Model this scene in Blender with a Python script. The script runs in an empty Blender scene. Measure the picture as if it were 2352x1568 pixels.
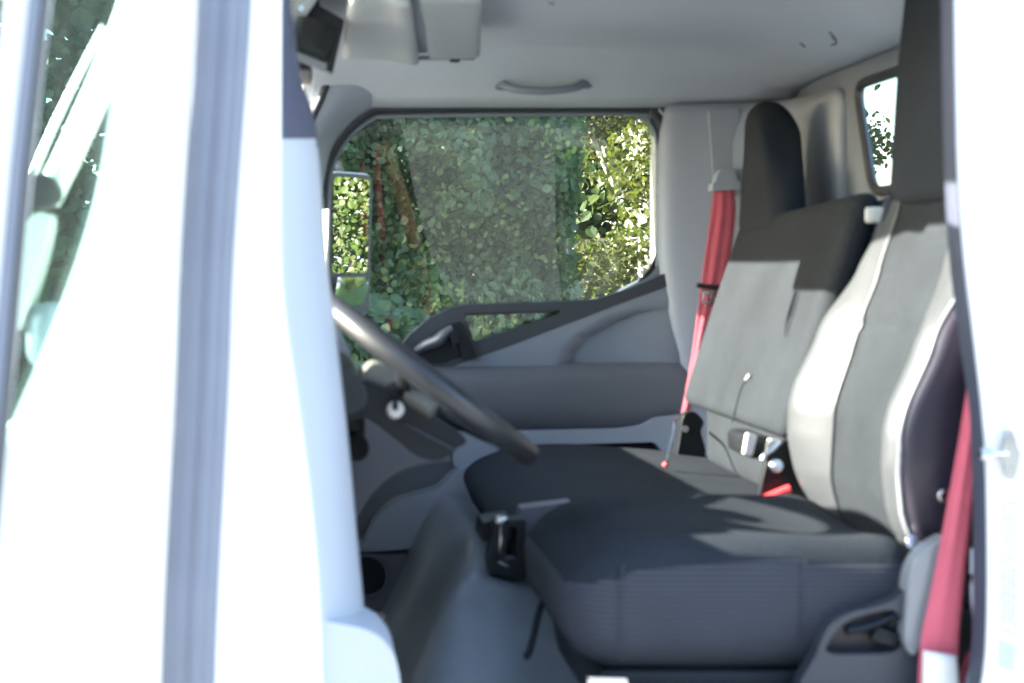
import bpy, bmesh, math, random
from mathutils import Vector, Matrix, noise

random.seed(7)
R = math.radians
scene = bpy.context.scene
COL = scene.collection

# ------------------------------------------------------------------ camera, light, exposure
EZ = 1.60                                    # eye height
cam = bpy.data.cameras.new('camera')
cam.lens = 56.6
cam.sensor_width = 36
cam.shift_x = 0.1939
cam.shift_y = -0.0697
cam.clip_start = 0.05
cam.clip_end = 500
cam.dof.use_dof = True
cam.dof.focus_distance = 15.0
cam.dof.aperture_fstop = 6.2
camo = bpy.data.objects.new('camera', cam)
COL.objects.link(camo)
camo.location = (0, -2.0, EZ)
camo.rotation_euler = (R(90), 0, 0)
scene.camera = camo

SUN_DIR = Vector((1.0, -0.06, -0.42)).normalized()        # the way the sunlight travels
w = bpy.data.worlds.new('World')
scene.world = w
w.use_nodes = True
nt = w.node_tree
sky = nt.nodes.new('ShaderNodeTexSky')
sky.sky_type = 'NISHITA'
sky.sun_disc = False
sky.sun_elevation = math.asin(-SUN_DIR.z)
sky.sun_rotation = math.atan2(-SUN_DIR.x, -SUN_DIR.y)
sky.altitude = 50
sky.dust_density = 1.2
bg = nt.nodes['Background']
nt.links.new(sky.outputs[0], bg.inputs[0])
bg.inputs[1].default_value = 0.10
sd = bpy.data.lights.new('sun', 'SUN')
sd.energy = 4.0
sd.angle = R(0.55)
sd.color = (1.0, 0.94, 0.84)
suno = bpy.data.objects.new('sun', sd)
COL.objects.link(suno)
suno.location = (-6, 1, 8)
suno.rotation_euler = SUN_DIR.to_track_quat('-Z', 'Y').to_euler()
scene.view_settings.view_transform = 'Standard'
scene.view_settings.look = 'None'
scene.view_settings.gamma = 1
scene.view_settings.use_curve_mapping = False
scene.view_settings.exposure = 3.4
scene.cycles.max_bounces = 10
scene.cycles.diffuse_bounces = 6
scene.cycles.transparent_max_bounces = 24
scene.cycles.sample_clamp_indirect = 6
scene.cycles.caustics_reflective = False
scene.cycles.caustics_refractive = False
scene.cycles.use_denoising = True

# ------------------------------------------------------------------ helpers
def at(x, y, Y):
    """measure: the point at depth Y that the photograph (2352 px wide) shows at x, y"""
    k = (2.0 + Y) / 3700.0
    return Vector(((x - 720) * k, Y, EZ + (620 - y) * k))

def xz(Y, pts):
    return [(at(x, y, Y).x, at(x, y, Y).z) for x, y in pts]

def pl(Y, pts):
    return [at(x, y, Y) for x, y in pts]

def catmull(pts, n=6, closed=False):
    P = [Vector(p) for p in pts]
    out = []
    m = len(P)
    rng = range(m) if closed else range(m - 1)
    for i in rng:
        if closed:
            a, b, c, d = P[(i - 1) % m], P[i], P[(i + 1) % m], P[(i + 2) % m]
        else:
            a, b, c, d = P[max(i - 1, 0)], P[i], P[i + 1], P[min(i + 2, m - 1)]
        for k in range(n):
            t = k / n
            out.append(0.5 * ((2 * b) + (c - a) * t + (2 * a - 5 * b + 4 * c - d) * t * t + (3 * b - a - 3 * c + d) * t ** 3))
    if not closed:
        out.append(P[-1])
    return out

def cm2(pts, n=6, closed=True):
    return [(p.x, p.y) for p in catmull([(x, y, 0) for x, y in pts], n, closed)]

def rounded(pts, r, n=5):
    """closed 2-D outline with its corners rounded"""
    out = []
    m = len(pts)
    for i in range(m):
        a, b, c = (Vector(pts[(i - 1) % m]), Vector(pts[i]), Vector(pts[(i + 1) % m]))
        u = (a - b); v = (c - b)
        rr = min(r, u.length * 0.45, v.length * 0.45)
        p = b + u.normalized() * rr; q = b + v.normalized() * rr
        for k in range(n + 1):
            t = k / n
            out.append(tuple(p * (1 - t) ** 2 + b * 2 * t * (1 - t) + q * t * t))
    return out

def interp(x, tab):
    if x <= tab[0][0]:
        return tab[0][1]
    for (a, fa), (b, fb) in zip(tab, tab[1:]):
        if x <= b:
            t = (x - a) / (b - a)
            t = t * t * (3 - 2 * t) * 0.4 + t * 0.6
            return fa + (fb - fa) * t
    return tab[-1][1]

def sstep(a, b, x):
    t = max(0.0, min(1.0, (x - a) / (b - a)))
    return t * t * (3 - 2 * t)

def new_bm():
    return bmesh.new()

def plate(bm, outer, holes=(), w0=0.0, w1=0.02, f=lambda u, v, w: Vector((u, w, v))):
    """solid plate with holes: outline in (u, v), thickness w0..w1"""
    loops = [list(outer)] + [list(h) for h in holes]
    front, back = [], []
    edges0 = []
    for lp in loops:
        v0 = [bm.verts.new(f(u, v, w0)) for u, v in lp]
        v1 = [bm.verts.new(f(u, v, w1)) for u, v in lp]
        front.append(v0); back.append(v1)
    bm.verts.ensure_lookup_table()
    tmp = bmesh.new()
    te = []
    idx = {}
    for lp, v0, v1 in zip(loops, front, back):
        tv = [tmp.verts.new((u, v, 0)) for u, v in lp]
        for a, b, c in zip(tv, v0, v1):
            idx[a] = (b, c)
        for i in range(len(tv)):
            te.append(tmp.edges.new((tv[i], tv[(i + 1) % len(tv)])))
    bmesh.ops.triangle_fill(tmp, use_beauty=True, use_dissolve=False, edges=te)
    for fc in tmp.faces:
        vs = [idx[v] for v in fc.verts]
        try:
            bm.faces.new([a for a, b in vs])
            bm.faces.new([b for a, b in reversed(vs)])
        except ValueError:
            pass
    tmp.free()
    for v0, v1 in zip(front, back):
        m = len(v0)
        for i in range(m):
            j = (i + 1) % m
            bm.faces.new((v0[i], v0[j], v1[j], v1[i]))
    bmesh.ops.recalc_face_normals(bm, faces=bm.faces)

def tube(bm, path, r=0.01, n=10, closed=False, flat=1.0, up=Vector((0, 0, 1)), cap=True):
    path = [Vector(p) for p in path]
    m = len(path)
    rings = []
    for i in range(m):
        if closed:
            t = (path[(i + 1) % m] - path[(i - 1) % m])
        else:
            t = path[min(i + 1, m - 1)] - path[max(i - 1, 0)]
        t.normalize()
        s = t.cross(up)
        if s.length < 1e-3:
            s = t.cross(Vector((1, 0, 0)))
        s.normalize()
        q = s.cross(t).normalized()
        rr = r[i] if isinstance(r, (list, tuple)) else r
        rings.append([bm.verts.new(path[i] + s * math.cos(2 * math.pi * k / n) * rr + q * math.sin(2 * math.pi * k / n) * rr * flat) for k in range(n)])
    for i in range(m if closed else m - 1):
        a, b = rings[i], rings[(i + 1) % m]
        for k in range(n):
            bm.faces.new((a[k], a[(k + 1) % n], b[(k + 1) % n], b[k]))
    if cap and not closed:
        bm.faces.new(rings[0][::-1]); bm.faces.new(rings[-1])
    bmesh.ops.recalc_face_normals(bm, faces=bm.faces)

def grid(bm, nu, nv, f):
    vs = [[bm.verts.new(f(i / nu, j / nv)) for j in range(nv + 1)] for i in range(nu + 1)]
    for i in range(nu):
        for j in range(nv):
            bm.faces.new((vs[i][j], vs[i + 1][j], vs[i + 1][j + 1], vs[i][j + 1]))
    bmesh.ops.recalc_face_normals(bm, faces=bm.faces)
    return vs

def rbox(bm, c, size, r, n=10, deform=None, rot=None):
    """box with rounded edges, finely divided so that it can be deformed"""
    t = bmesh.new()
    bmesh.ops.create_cube(t, size=2.0)
    bmesh.ops.subdivide_edges(t, edges=t.edges[:], cuts=n, use_grid_fill=True)
    h = Vector(size) / 2
    rr = min(r, h.x, h.y, h.z)
    mp = {}
    for v in t.verts:
        p = Vector([math.copysign(abs(math.sin(a * math.pi / 2)) ** 0.9, a) for a in v.co])
        q = Vector((p.x * h.x, p.y * h.y, p.z * h.z))
        inn = Vector([max(-(h[i] - rr), min(h[i] - rr, q[i])) for i in range(3)])
        d = q - inn
        if d.length > 1e-9:
            # rounded corner: keep on the r-offset surface of the inner box
            mx = max(abs(d.x), abs(d.y), abs(d.z))
            q = inn + d.normalized() * rr if mx > 0 else q
        if deform:
            q = Vector(deform(q, h))
        if rot:
            q = rot @ q
        mp[v] = bm.verts.new(q + Vector(c))
    for fc in t.faces:
        bm.faces.new([mp[v] for v in fc.verts])
    t.free()
    bmesh.ops.recalc_face_normals(bm, faces=bm.faces)

def disc(bm, c, axis, r, h, n=24, r2=None):
    """short cylinder (or cone) centred at c along axis"""
    axis = Vector(axis).normalized()
    q = axis.to_track_quat('Z', 'Y').to_matrix()
    r2 = r if r2 is None else r2
    a = [bm.verts.new(Vector(c) + q @ Vector((r * math.cos(2 * math.pi * i / n), r * math.sin(2 * math.pi * i / n), -h / 2))) for i in range(n)]
    b = [bm.verts.new(Vector(c) + q @ Vector((r2 * math.cos(2 * math.pi * i / n), r2 * math.sin(2 * math.pi * i / n), h / 2))) for i in range(n)]
    for i in range(n):
        bm.faces.new((a[i], a[(i + 1) % n], b[(i + 1) % n], b[i]))
    bm.faces.new(a[::-1]); bm.faces.new(b)
    bmesh.ops.recalc_face_normals(bm, faces=bm.faces)

def obj(name, bm, mat, parent=None, bevel=0, smooth=True, subsurf=0, solid=0, kind=None, label=None, seg=3):
    me = bpy.data.meshes.new(name)
    bm.to_mesh(me); bm.free()
    o = bpy.data.objects.new(name, me)
    COL.objects.link(o)
    mats = mat if isinstance(mat, (list, tuple)) else [mat]
    for m in mats:
        me.materials.append(m)
    if smooth:
        for p in me.polygons:
            p.use_smooth = True
    if parent is not None:
        o.parent = parent
        if parent.type == 'EMPTY':
            o.matrix_parent_inverse = Matrix.Translation(-Vector(parent.location))
    if solid:
        md = o.modifiers.new('solid', 'SOLIDIFY'); md.thickness = abs(solid); md.offset = 1 if solid > 0 else -1
    if bevel:
        md = o.modifiers.new('bevel', 'BEVEL'); md.width = bevel; md.segments = seg; md.limit_method = 'ANGLE'; md.angle_limit = R(40)
        md.harden_normals = False
    if subsurf:
        md = o.modifiers.new('sub', 'SUBSURF'); md.levels = subsurf; md.render_levels = subsurf
    if smooth:
        try:
            me.set_sharp_from_angle(angle=R(50))
        except Exception:
            pass
    if kind:
        o['kind'] = kind
    if label:
        o['label'] = label
    return o

def thing(name, label, cat, loc=(0, 0, 0), group=None):
    o = bpy.data.objects.new(name, None)
    COL.objects.link(o)
    o.empty_display_size = 0.1
    o.location = loc
    o['label'] = label; o['category'] = cat
    if group:
        o['group'] = group
    return o

def tag(o, label, cat, group=None, kind=None):
    o['label'] = label; o['category'] = cat
    if group: o['group'] = group
    if kind: o['kind'] = kind
    return o

# ------------------------------------------------------------------ materials
def mat(name, col, rough=0.5, metal=0.0, var=0.0, vscale=8.0, bump=0.0, bscale=200.0, coat=0.0, sheen=0.0, spec=0.5, speck=0.0):
    m = bpy.data.materials.new(name)
    m.use_nodes = True
    t = m.node_tree; N = t.nodes; L = t.links
    b = N['Principled BSDF']
    b.inputs['Base Color'].default_value = (*col, 1)
    b.inputs['Roughness'].default_value = rough
    b.inputs['Metallic'].default_value = metal
    b.inputs['Specular IOR Level'].default_value = spec
    b.inputs['Coat Weight'].default_value = coat
    b.inputs['Coat Roughness'].default_value = 0.08
    b.inputs['Sheen Weight'].default_value = sheen
    tc = N.new('ShaderNodeTexCoord')
    last = None
    if var or speck:
        n1 = N.new('ShaderNodeTexNoise'); n1.inputs['Scale'].default_value = vscale; n1.inputs['Detail'].default_value = 6
        L.new(tc.outputs['Object'], n1.inputs['Vector'])
        mr = N.new('ShaderNodeMapRange')
        mr.inputs[1].default_value = 0.3; mr.inputs[2].default_value = 0.7
        mr.inputs[3].default_value = 1 - var; mr.inputs[4].default_value = 1 + var
        L.new(n1.outputs['Fac'], mr.inputs[0])
        fac = mr.outputs[0]
        if speck:
            n2 = N.new('ShaderNodeTexNoise'); n2.inputs['Scale'].default_value = bscale * 1.3; n2.inputs['Detail'].default_value = 2
            L.new(tc.outputs['Object'], n2.inputs['Vector'])
            m2 = N.new('ShaderNodeMapRange'); m2.inputs[1].default_value = 0.35; m2.inputs[2].default_value = 0.65
            m2.inputs[3].default_value = 1 - speck; m2.inputs[4].default_value = 1 + speck
            L.new(n2.outputs['Fac'], m2.inputs[0])
            mm = N.new('ShaderNodeMath'); mm.operation = 'MULTIPLY'
            L.new(fac, mm.inputs[0]); L.new(m2.outputs[0], mm.inputs[1]); fac = mm.outputs[0]
        vm = N.new('ShaderNodeVectorMath'); vm.operation = 'SCALE'
        vm.inputs[0].default_value = col
        L.new(fac, vm.inputs['Scale'])
        L.new(vm.outputs[0], b.inputs['Base Color'])
        # wear also shows in the gloss
        mr2 = N.new('ShaderNodeMapRange'); mr2.inputs[3].default_value = max(0.03, rough - var * 0.4); mr2.inputs[4].default_value = min(1, rough + var * 0.4)
        L.new(n1.outputs['Fac'], mr2.inputs[0]); L.new(mr2.outputs[0], b.inputs['Roughness'])
    if bump:
        n3 = N.new('ShaderNodeTexNoise'); n3.inputs['Scale'].default_value = bscale; n3.inputs['Detail'].default_value = 3
        L.new(tc.outputs['Object'], n3.inputs['Vector'])
        bp = N.new('ShaderNodeBump'); bp.inputs['Strength'].default_value = bump; bp.inputs['Distance'].default_value = 0.002
        L.new(n3.outputs['Fac'], bp.inputs['Height'])
        L.new(bp.outputs[0], b.inputs['Normal'])
    return m

def ribbed(name, col, pitch, amt, axis, rough=0.85):
    """cloth woven in fine ribs along one axis"""
    m = mat(name, col, rough, var=0.12, vscale=9)
    t = m.node_tree; N = t.nodes; L = t.links
    b = N['Principled BSDF']
    tc = [n for n in N if n.type == 'TEX_COORD'][0]
    sp = N.new('ShaderNodeSeparateXYZ'); L.new(tc.outputs['Object'], sp.inputs[0])
    nz = N.new('ShaderNodeTexNoise'); nz.inputs['Scale'].default_value = 5
    L.new(tc.outputs['Object'], nz.inputs['Vector'])
    wob = N.new('ShaderNodeMath'); wob.operation = 'MULTIPLY_ADD'; wob.inputs[1].default_value = 0.006
    L.new(nz.outputs['Fac'], wob.inputs[0]); L.new(sp.outputs[axis], wob.inputs[2])
    mu = N.new('ShaderNodeMath'); mu.operation = 'MULTIPLY'; mu.inputs[1].default_value = 2 * math.pi / pitch
    L.new(wob.outputs[0], mu.inputs[0])
    si = N.new('ShaderNodeMath'); si.operation = 'SINE'; L.new(mu.outputs[0], si.inputs[0])
    mr = N.new('ShaderNodeMapRange'); mr.inputs[1].default_value = -1; mr.inputs[3].default_value = 1 - amt; mr.inputs[4].default_value = 1 + amt
    L.new(si.outputs[0], mr.inputs[0])
    src = b.inputs['Base Color'].links[0].from_socket
    vm = N.new('ShaderNodeVectorMath'); vm.operation = 'SCALE'
    L.new(src, vm.inputs[0]); L.new(mr.outputs[0], vm.inputs['Scale']); L.new(vm.outputs[0], b.inputs['Base Color'])
    bp = N.new('ShaderNodeBump'); bp.inputs['Strength'].default_value = 0.6; bp.inputs['Distance'].default_value = 0.0015
    L.new(si.outputs[0], bp.inputs['Height']); L.new(bp.outputs[0], b.inputs['Normal'])
    return m

def glass(name, tint, refl=1.0, dust=0.02, dustcol=(0.55, 0.52, 0.46), rough=0.0):
    """thin pane: clear, mirrors by angle, with a film of dust"""
    m = bpy.data.materials.new(name)
    m.use_nodes = True
    t = m.node_tree; N = t.nodes; L = t.links
    N.remove(N['Principled BSDF'])
    out = N['Material Output']
    tr = N.new('ShaderNodeBsdfTransparent'); tr.inputs[0].default_value = (*tint, 1)
    gl = N.new('ShaderNodeBsdfGlossy'); gl.inputs['Roughness'].default_value = rough
    fr = N.new('ShaderNodeFresnel')
    gm = N.new('ShaderNodeNewGeometry')
    io = N.new('ShaderNodeMath'); io.operation = 'MULTIPLY_ADD'; io.inputs[1].default_value = 1 / 1.5 - 1.5; io.inputs[2].default_value = 1.5
    L.new(gm.outputs['Backfacing'], io.inputs[0]); L.new(io.outputs[0], fr.inputs[0])   # both faces of the pane mirror alike
    ml = N.new('ShaderNodeMath'); ml.operation = 'MULTIPLY'; ml.inputs[1].default_value = refl; ml.use_clamp = True
    L.new(fr.outputs[0], ml.inputs[0])
    mx = N.new('ShaderNodeMixShader'); L.new(ml.outputs[0], mx.inputs[0]); L.new(tr.outputs[0], mx.inputs[1]); L.new(gl.outputs[0], mx.inputs[2])
    df = N.new('ShaderNodeBsdfDiffuse'); df.inputs[0].default_value = (*dustcol, 1)
    tl = N.new('ShaderNodeBsdfTranslucent'); tl.inputs[0].default_value = (*dustcol, 1)
    dm = N.new('ShaderNodeMixShader'); dm.inputs[0].default_value = 0.5; L.new(df.outputs[0], dm.inputs[1]); L.new(tl.outputs[0], dm.inputs[2])
    tc = N.new('ShaderNodeTexCoord')
    nz = N.new('ShaderNodeTexNoise'); nz.inputs['Scale'].default_value = 9; nz.inputs['Detail'].default_value = 8
    L.new(tc.outputs['Object'], nz.inputs['Vector'])
    mr = N.new('ShaderNodeMapRange'); mr.inputs[1].default_value = 0.35; mr.inputs[2].default_value = 0.7
    mr.inputs[3].default_value = dust * 0.5; mr.inputs[4].default_value = dust * 1.6
    L.new(nz.outputs['Fac'], mr.inputs[0])
    m2 = N.new('ShaderNodeMixShader'); L.new(mr.outputs[0], m2.inputs[0]); L.new(mx.outputs[0], m2.inputs[1]); L.new(dm.outputs[0], m2.inputs[2])
    L.new(m2.outputs[0], out.inputs[0])
    return m

def leafmat(name, c1, c2, trans=0.3, rough=0.45):
    m = bpy.data.materials.new(name)
    m.use_nodes = True
    t = m.node_tree; N = t.nodes; L = t.links
    b = N['Principled BSDF']; out = N['Material Output']
    ge = N.new('ShaderNodeNewGeometry')
    cr = N.new('ShaderNodeValToRGB')
    cr.color_ramp.elements[0].color = (*c1, 1); cr.color_ramp.elements[1].color = (*c2, 1)
    L.new(ge.outputs['Random Per Island'], cr.inputs[0])
    L.new(cr.outputs[0], b.inputs['Base Color'])
    b.inputs['Roughness'].default_value = rough
    tl = N.new('ShaderNodeBsdfTranslucent')
    hs = N.new('ShaderNodeHueSaturation'); hs.inputs['Value'].default_value = 1.5; hs.inputs['Saturation'].default_value = 1.1
    L.new(cr.outputs[0], hs.inputs['Color']); L.new(hs.outputs[0], tl.inputs[0])
    mx = N.new('ShaderNodeMixShader'); mx.inputs[0].default_value = trans
    L.new(b.outputs[0], mx.inputs[1]); L.new(tl.outputs[0], mx.inputs[2]); L.new(mx.outputs[0], out.inputs[0])
    return m

M = {}
M['paint'] = mat('white_paint', (0.90, 0.875, 0.845), 0.28, coat=0.5, var=0.02, vscale=3)
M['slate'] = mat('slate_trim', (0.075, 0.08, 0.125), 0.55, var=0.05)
M['jamb'] = mat('white_paint_shaded', (0.50, 0.53, 0.60), 0.4, var=0.03, vscale=4)  # the same white paint, darker and bluer to stand in for shade
M['headliner'] = mat('headliner_cloth', (0.555, 0.58, 0.635), 0.95, var=0.06, vscale=3, bump=0.4, bscale=320, speck=0.05, spec=0.1)
M['visor'] = mat('visor_vinyl', (0.35, 0.375, 0.395), 0.7, var=0.04, vscale=5, bump=0.15, bscale=300)
M['trim'] = mat('grey_trim', (0.32, 0.355, 0.415), 0.55, var=0.05, vscale=5, bump=0.15, bscale=420)
M['card'] = mat('door_card_grey', (0.20, 0.228, 0.27), 0.5, var=0.06, vscale=5, bump=0.2, bscale=420)
M['card_dark'] = mat('door_card_dark', (0.125, 0.132, 0.150), 0.5, var=0.07, vscale=6, bump=0.2, bscale=420)
M['rail'] = mat('charcoal_plastic', (0.040, 0.045, 0.056), 0.40, var=0.08, vscale=9, bump=0.2, bscale=500)
M['black'] = mat('black_plastic', (0.014, 0.016, 0.020), 0.45, var=0.1, vscale=12, spec=0.25)
M['rubber'] = mat('black_rubber', (0.03, 0.033, 0.042), 0.5, var=0.1, vscale=14)
M['seal'] = mat('grey_weatherstrip', (0.19, 0.205, 0.26), 0.5, var=0.06, vscale=10)
M['run'] = mat('tan_glass_run', (0.12, 0.12, 0.115), 0.5, var=0.06, vscale=10)
M['seal_dark'] = mat('navy_weatherstrip', (0.036, 0.042, 0.065), 0.5, var=0.08, vscale=10)
M['fabric'] = mat('grey_seat_cloth', (0.0228, 0.0262, 0.0305), 0.92, var=0.16, vscale=7, bump=0.6, bscale=300, speck=0.28, spec=0.15)
M['cushion'] = mat('dark_seat_cloth', (0.024, 0.029, 0.036), 0.92, var=0.14, vscale=8, bump=0.6, bscale=300, speck=0.24, spec=0.15)
M['vinyl_tan'] = mat('worn_vinyl', (0.042, 0.043, 0.042), 0.5, var=0.2, vscale=12, bump=0.4, bscale=120)
M['headcloth'] = mat('brown_grey_cloth', (0.022, 0.026, 0.033), 0.92, var=0.12, vscale=8, bump=0.5, bscale=520, speck=0.12, spec=0.15)
M['ribbed'] = ribbed('ribbed_seat_cloth', (0.040, 0.043, 0.056), 0.0072, 0.40, 2)
M['silver'] = mat('silver_grey_plastic', (0.26, 0.265, 0.275), 0.28, var=0.05, coat=0.3)
M['vinyl'] = mat('pale_vinyl', (0.056, 0.059, 0.063), 0.36, var=0.05, vscale=10, bump=0.2, bscale=260)
M['vinyl_dark'] = mat('aubergine_vinyl', (0.028, 0.022, 0.034), 0.4, var=0.1, vscale=8, bump=0.25, bscale=300)
M['vinyl_side'] = mat('slate_vinyl', (0.030, 0.036, 0.055), 0.5, var=0.1, vscale=8)
M['metal_black'] = mat('black_bracket_steel', (0.011, 0.012, 0.014), 0.42, var=0.1, vscale=20, spec=0.3)
M['chrome'] = mat('bright_steel', (0.62, 0.63, 0.64), 0.22, metal=1.0, var=0.08, vscale=40)
M['red_plastic'] = mat('red_plastic', (0.75, 0.06, 0.07), 0.35)
M['mat'] = mat('rubber_floor_mat', (0.25, 0.28, 0.315), 0.36, var=0.24, vscale=6, bump=0.25, bscale=150)
M['kick'] = mat('kick_panel_plastic', (0.14, 0.137, 0.165), 0.5, var=0.08, vscale=6, bump=0.2, bscale=400)
M['dash'] = mat('dash_plastic', (0.17, 0.172, 0.20), 0.5, var=0.06, vscale=7, bump=0.2, bscale=400)
M['column'] = mat('column_plastic', (0.010, 0.014, 0.021), 0.36, var=0.08, vscale=12, spec=0.25)
M['cover'] = mat('pale_column_cover', (0.13, 0.13, 0.115), 0.5, var=0.1, vscale=12)
M['rim'] = mat('steering_rim_vinyl', (0.024, 0.025, 0.029), 0.36, var=0.12, vscale=25, bump=0.1, bscale=300)
M['white_plastic'] = mat('white_plastic', (0.75, 0.74, 0.70), 0.4, var=0.03)
M['screen'] = mat('dark_screen', (0.006, 0.008, 0.008), 0.05, spec=0.5)
M['mirror'] = mat('mirror_silver', (0.86, 0.88, 0.86), 0.01, metal=1.0)
M['glass_side'] = glass('side_glass', (0.93, 0.96, 0.945), 1.7, 0.02)
M['glass_door'] = glass('door_glass', (0.56, 0.70, 0.68), 0.14, 0.012)
M['glass_wind'] = glass('windscreen_glass', (0.955, 0.975, 0.965), 0.8, 0.008)
M['glass_rear'] = glass('rear_glass', (0.90, 0.94, 0.92), 1.2, 0.02)
M['leaf_dark'] = leafmat('ivy_leaves', (0.055, 0.108, 0.046), (0.125, 0.180, 0.075), 0.32)
M['leaf_fleck'] = leafmat('sun_fleck_leaves', (0.08, 0.15, 0.05), (0.22, 0.27, 0.08), 0.45)  # paler leaf colour standing in for sun flecks on the creepers
M['leaf_bush'] = leafmat('bush_leaves', (0.040, 0.085, 0.036), (0.08, 0.14, 0.06), 0.28)
M['leaf_sun'] = leafmat('birch_leaves', (0.050, 0.075, 0.014), (0.120, 0.130, 0.032), 0.4)
M['leaf_hedge'] = leafmat('hedge_leaves', (0.028, 0.060, 0.010), (0.085, 0.110, 0.022), 0.3)
M['weed'] = leafmat('weed_stalks', (0.13, 0.20, 0.07), (0.20, 0.27, 0.10), 0.4)
M['bark'] = mat('bark', (0.10, 0.08, 0.06), 0.9, var=0.3, vscale=12, bump=0.8, bscale=40)
M['birch'] = mat('birch_bark', (0.45, 0.43, 0.38), 0.8, var=0.25, vscale=10, bump=0.5, bscale=40)
M['soil'] = mat('bank_soil', (0.05, 0.055, 0.035), 0.95, var=0.4, vscale=3, bump=0.8, bscale=25)
M['concrete'] = mat('yard_concrete', (0.29, 0.295, 0.29), 0.9, var=0.12, vscale=1.2, bump=0.4, bscale=60)
M['render'] = mat('pale_render', (0.36, 0.34, 0.30), 0.9, var=0.06, vscale=1.5, bump=0.4, bscale=50)
M['roof'] = mat('roof_sheet', (0.22, 0.20, 0.19), 0.7, var=0.1, vscale=3)

def webbing():
    m = ribbed('red_webbing', (0.86, 0.17, 0.23), 0.0011, 0.12, 2, 0.78)
    return m
M['belt'] = webbing()

# ------------------------------------------------------------------ the setting
bm = new_bm()
grid(bm, 60, 60, lambda u, v: Vector((-60 + 120 * u, -60 + 120 * v, 0.0)))
g = obj('ground', bm, M['concrete'], kind='structure')
M['grass'] = mat('verge_grass', (0.06, 0.11, 0.02), 0.95, var=0.45, vscale=9, bump=0.8, bscale=60)
bm = new_bm()
grid(bm, 40, 10, lambda u, v: Vector((-20 + 40 * u, 2.05 + 3.5 * v + 0.06 * math.sin(u * 90), 0.004 + 0.03 * math.sin(math.pi * v))))
obj('grass_verge', bm, M['grass'], kind='structure')
bm = new_bm()
def bankf(u, v):
    x = -14 + 30 * u; y = 5.2 + 12 * v
    h = 2.2 * sstep(5.4, 12, y) * (0.7 + 0.5 * noise.noise(Vector((x * 0.3, y * 0.3, 0)))) - 0.03
    return Vector((x, y, h))
grid(bm, 60, 30, bankf)
obj('bank', bm, M['soil'], kind='structure')

# ------------------------------------------------------------------ foliage builders
LEAF = [(0, -0.5), (0.30, -0.32), (0.42, 0.0), (0.22, 0.34), (0, 0.55), (-0.22, 0.34), (-0.42, 0.0), (-0.30, -0.32)]
def leaf_cloud(bm, pts, size, face=None, jitter=0.9):
    rnd = random
    for p in pts:
        s = size * rnd.uniform(0.45, 1.55)
        if face is None:
            nrm = Vector((rnd.gauss(0, 1), rnd.gauss(0, 1), rnd.gauss(0.4, 1)))
        else:
            nrm = Vector(face) + Vector((rnd.gauss(0, 1), rnd.gauss(0, 1), rnd.gauss(0, 1))) * jitter
        q = nrm.normalized().to_track_quat('Z', 'Y').to_matrix() @ Matrix.Rotation(rnd.uniform(0, 6.28), 3, 'Z')
        fold = rnd.uniform(0.08, 0.3)
        vs = [bm.verts.new(Vector(p) + q @ Vector((x * s, y * s, abs(x) * s * fold))) for x, y in LEAF]
        bm.faces.new((vs[0], vs[1], vs[2], vs[3], vs[4]))
        bm.faces.new((vs[0], vs[4], vs[5], vs[6], vs[7]))

def blob_pts(c, rad, n, shell=0.55):
    out = []
    for _ in range(n):
        d = Vector((random.gauss(0, 1), random.gauss(0, 1), random.gauss(0, 1))).normalized()
        r = (shell + (1 - shell) * random.random()) ** 0.7
        r *= 0.85 + 0.35 * noise.noise(Vector(c) + d * 1.7)
        out.append(Vector((c[0] + d.x * rad[0] * r, c[1] + d.y * rad[1] * r, c[2] + d.z * rad[2] * r)))
    return out

# thicket of creepers on the bank (one mass nobody could count)
bm = new_bm()
pts = []
for _ in range(60000):
    x = random.uniform(-4.5, 1.18) if random.random() < 0.35 else random.uniform(-0.3, 1.22)
    z = random.uniform(0.0, 3.4) if random.random() < 0.4 else random.uniform(1.0, 2.7)
    nn = noise.noise(Vector((x * 1.6, 0, z * 1.6))) * 0.5 + noise.noise(Vector((x * 5, 3, z * 5))) * 0.28
    y = 5.2 + 0.25 * (z - 1.6) * 0.4 + nn + random.uniform(0, 0.35)
    pts.append((x + 0.08 * noise.noise(Vector((z * 3, y, 0))), y, z))
leaf_cloud(bm, pts, 0.034, face=(-0.1, -1, 0.45), jitter=0.8)
obj('creeper_thicket', bm, M['leaf_dark'], kind='stuff', smooth=False)
# lighter sprays among the creepers: sun flecks put into the leaf colour
bm = new_bm()
pts = []
for _ in range(20):
    cx, cz = random.uniform(0.35, 1.15), random.uniform(1.2, 2.5)
    y0 = 5.2 + 0.1 * (cz - 1.6) + noise.noise(Vector((cx * 1.6, 0, cz * 1.6))) * 0.5 + noise.noise(Vector((cx * 5, 3, cz * 5))) * 0.28
    for _ in range(random.randint(10, 46)):
        pts.append((cx + random.gauss(0, 0.06), y0 - random.uniform(0.02, 0.12), cz + random.gauss(0, 0.05)))
leaf_cloud(bm, pts, 0.024, face=(-0.4, -0.8, 0.6), jitter=0.7)
obj('sun_fleck_sprays', bm, M['leaf_fleck'], kind='stuff', smooth=False)
# dense dark backing mass behind the creepers
bm = new_bm()
pts = []
for _ in range(9000):
    x = random.uniform(-5, 1.3); z = random.uniform(0, 4.2)
    pts.append((x, 6.0 + random.uniform(0, 0.8), z))
leaf_cloud(bm, pts, 0.13, face=(0, -1, 0.3), jitter=0.5)
obj('undergrowth', bm, M['leaf_dark'], kind='stuff', smooth=False)

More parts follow.
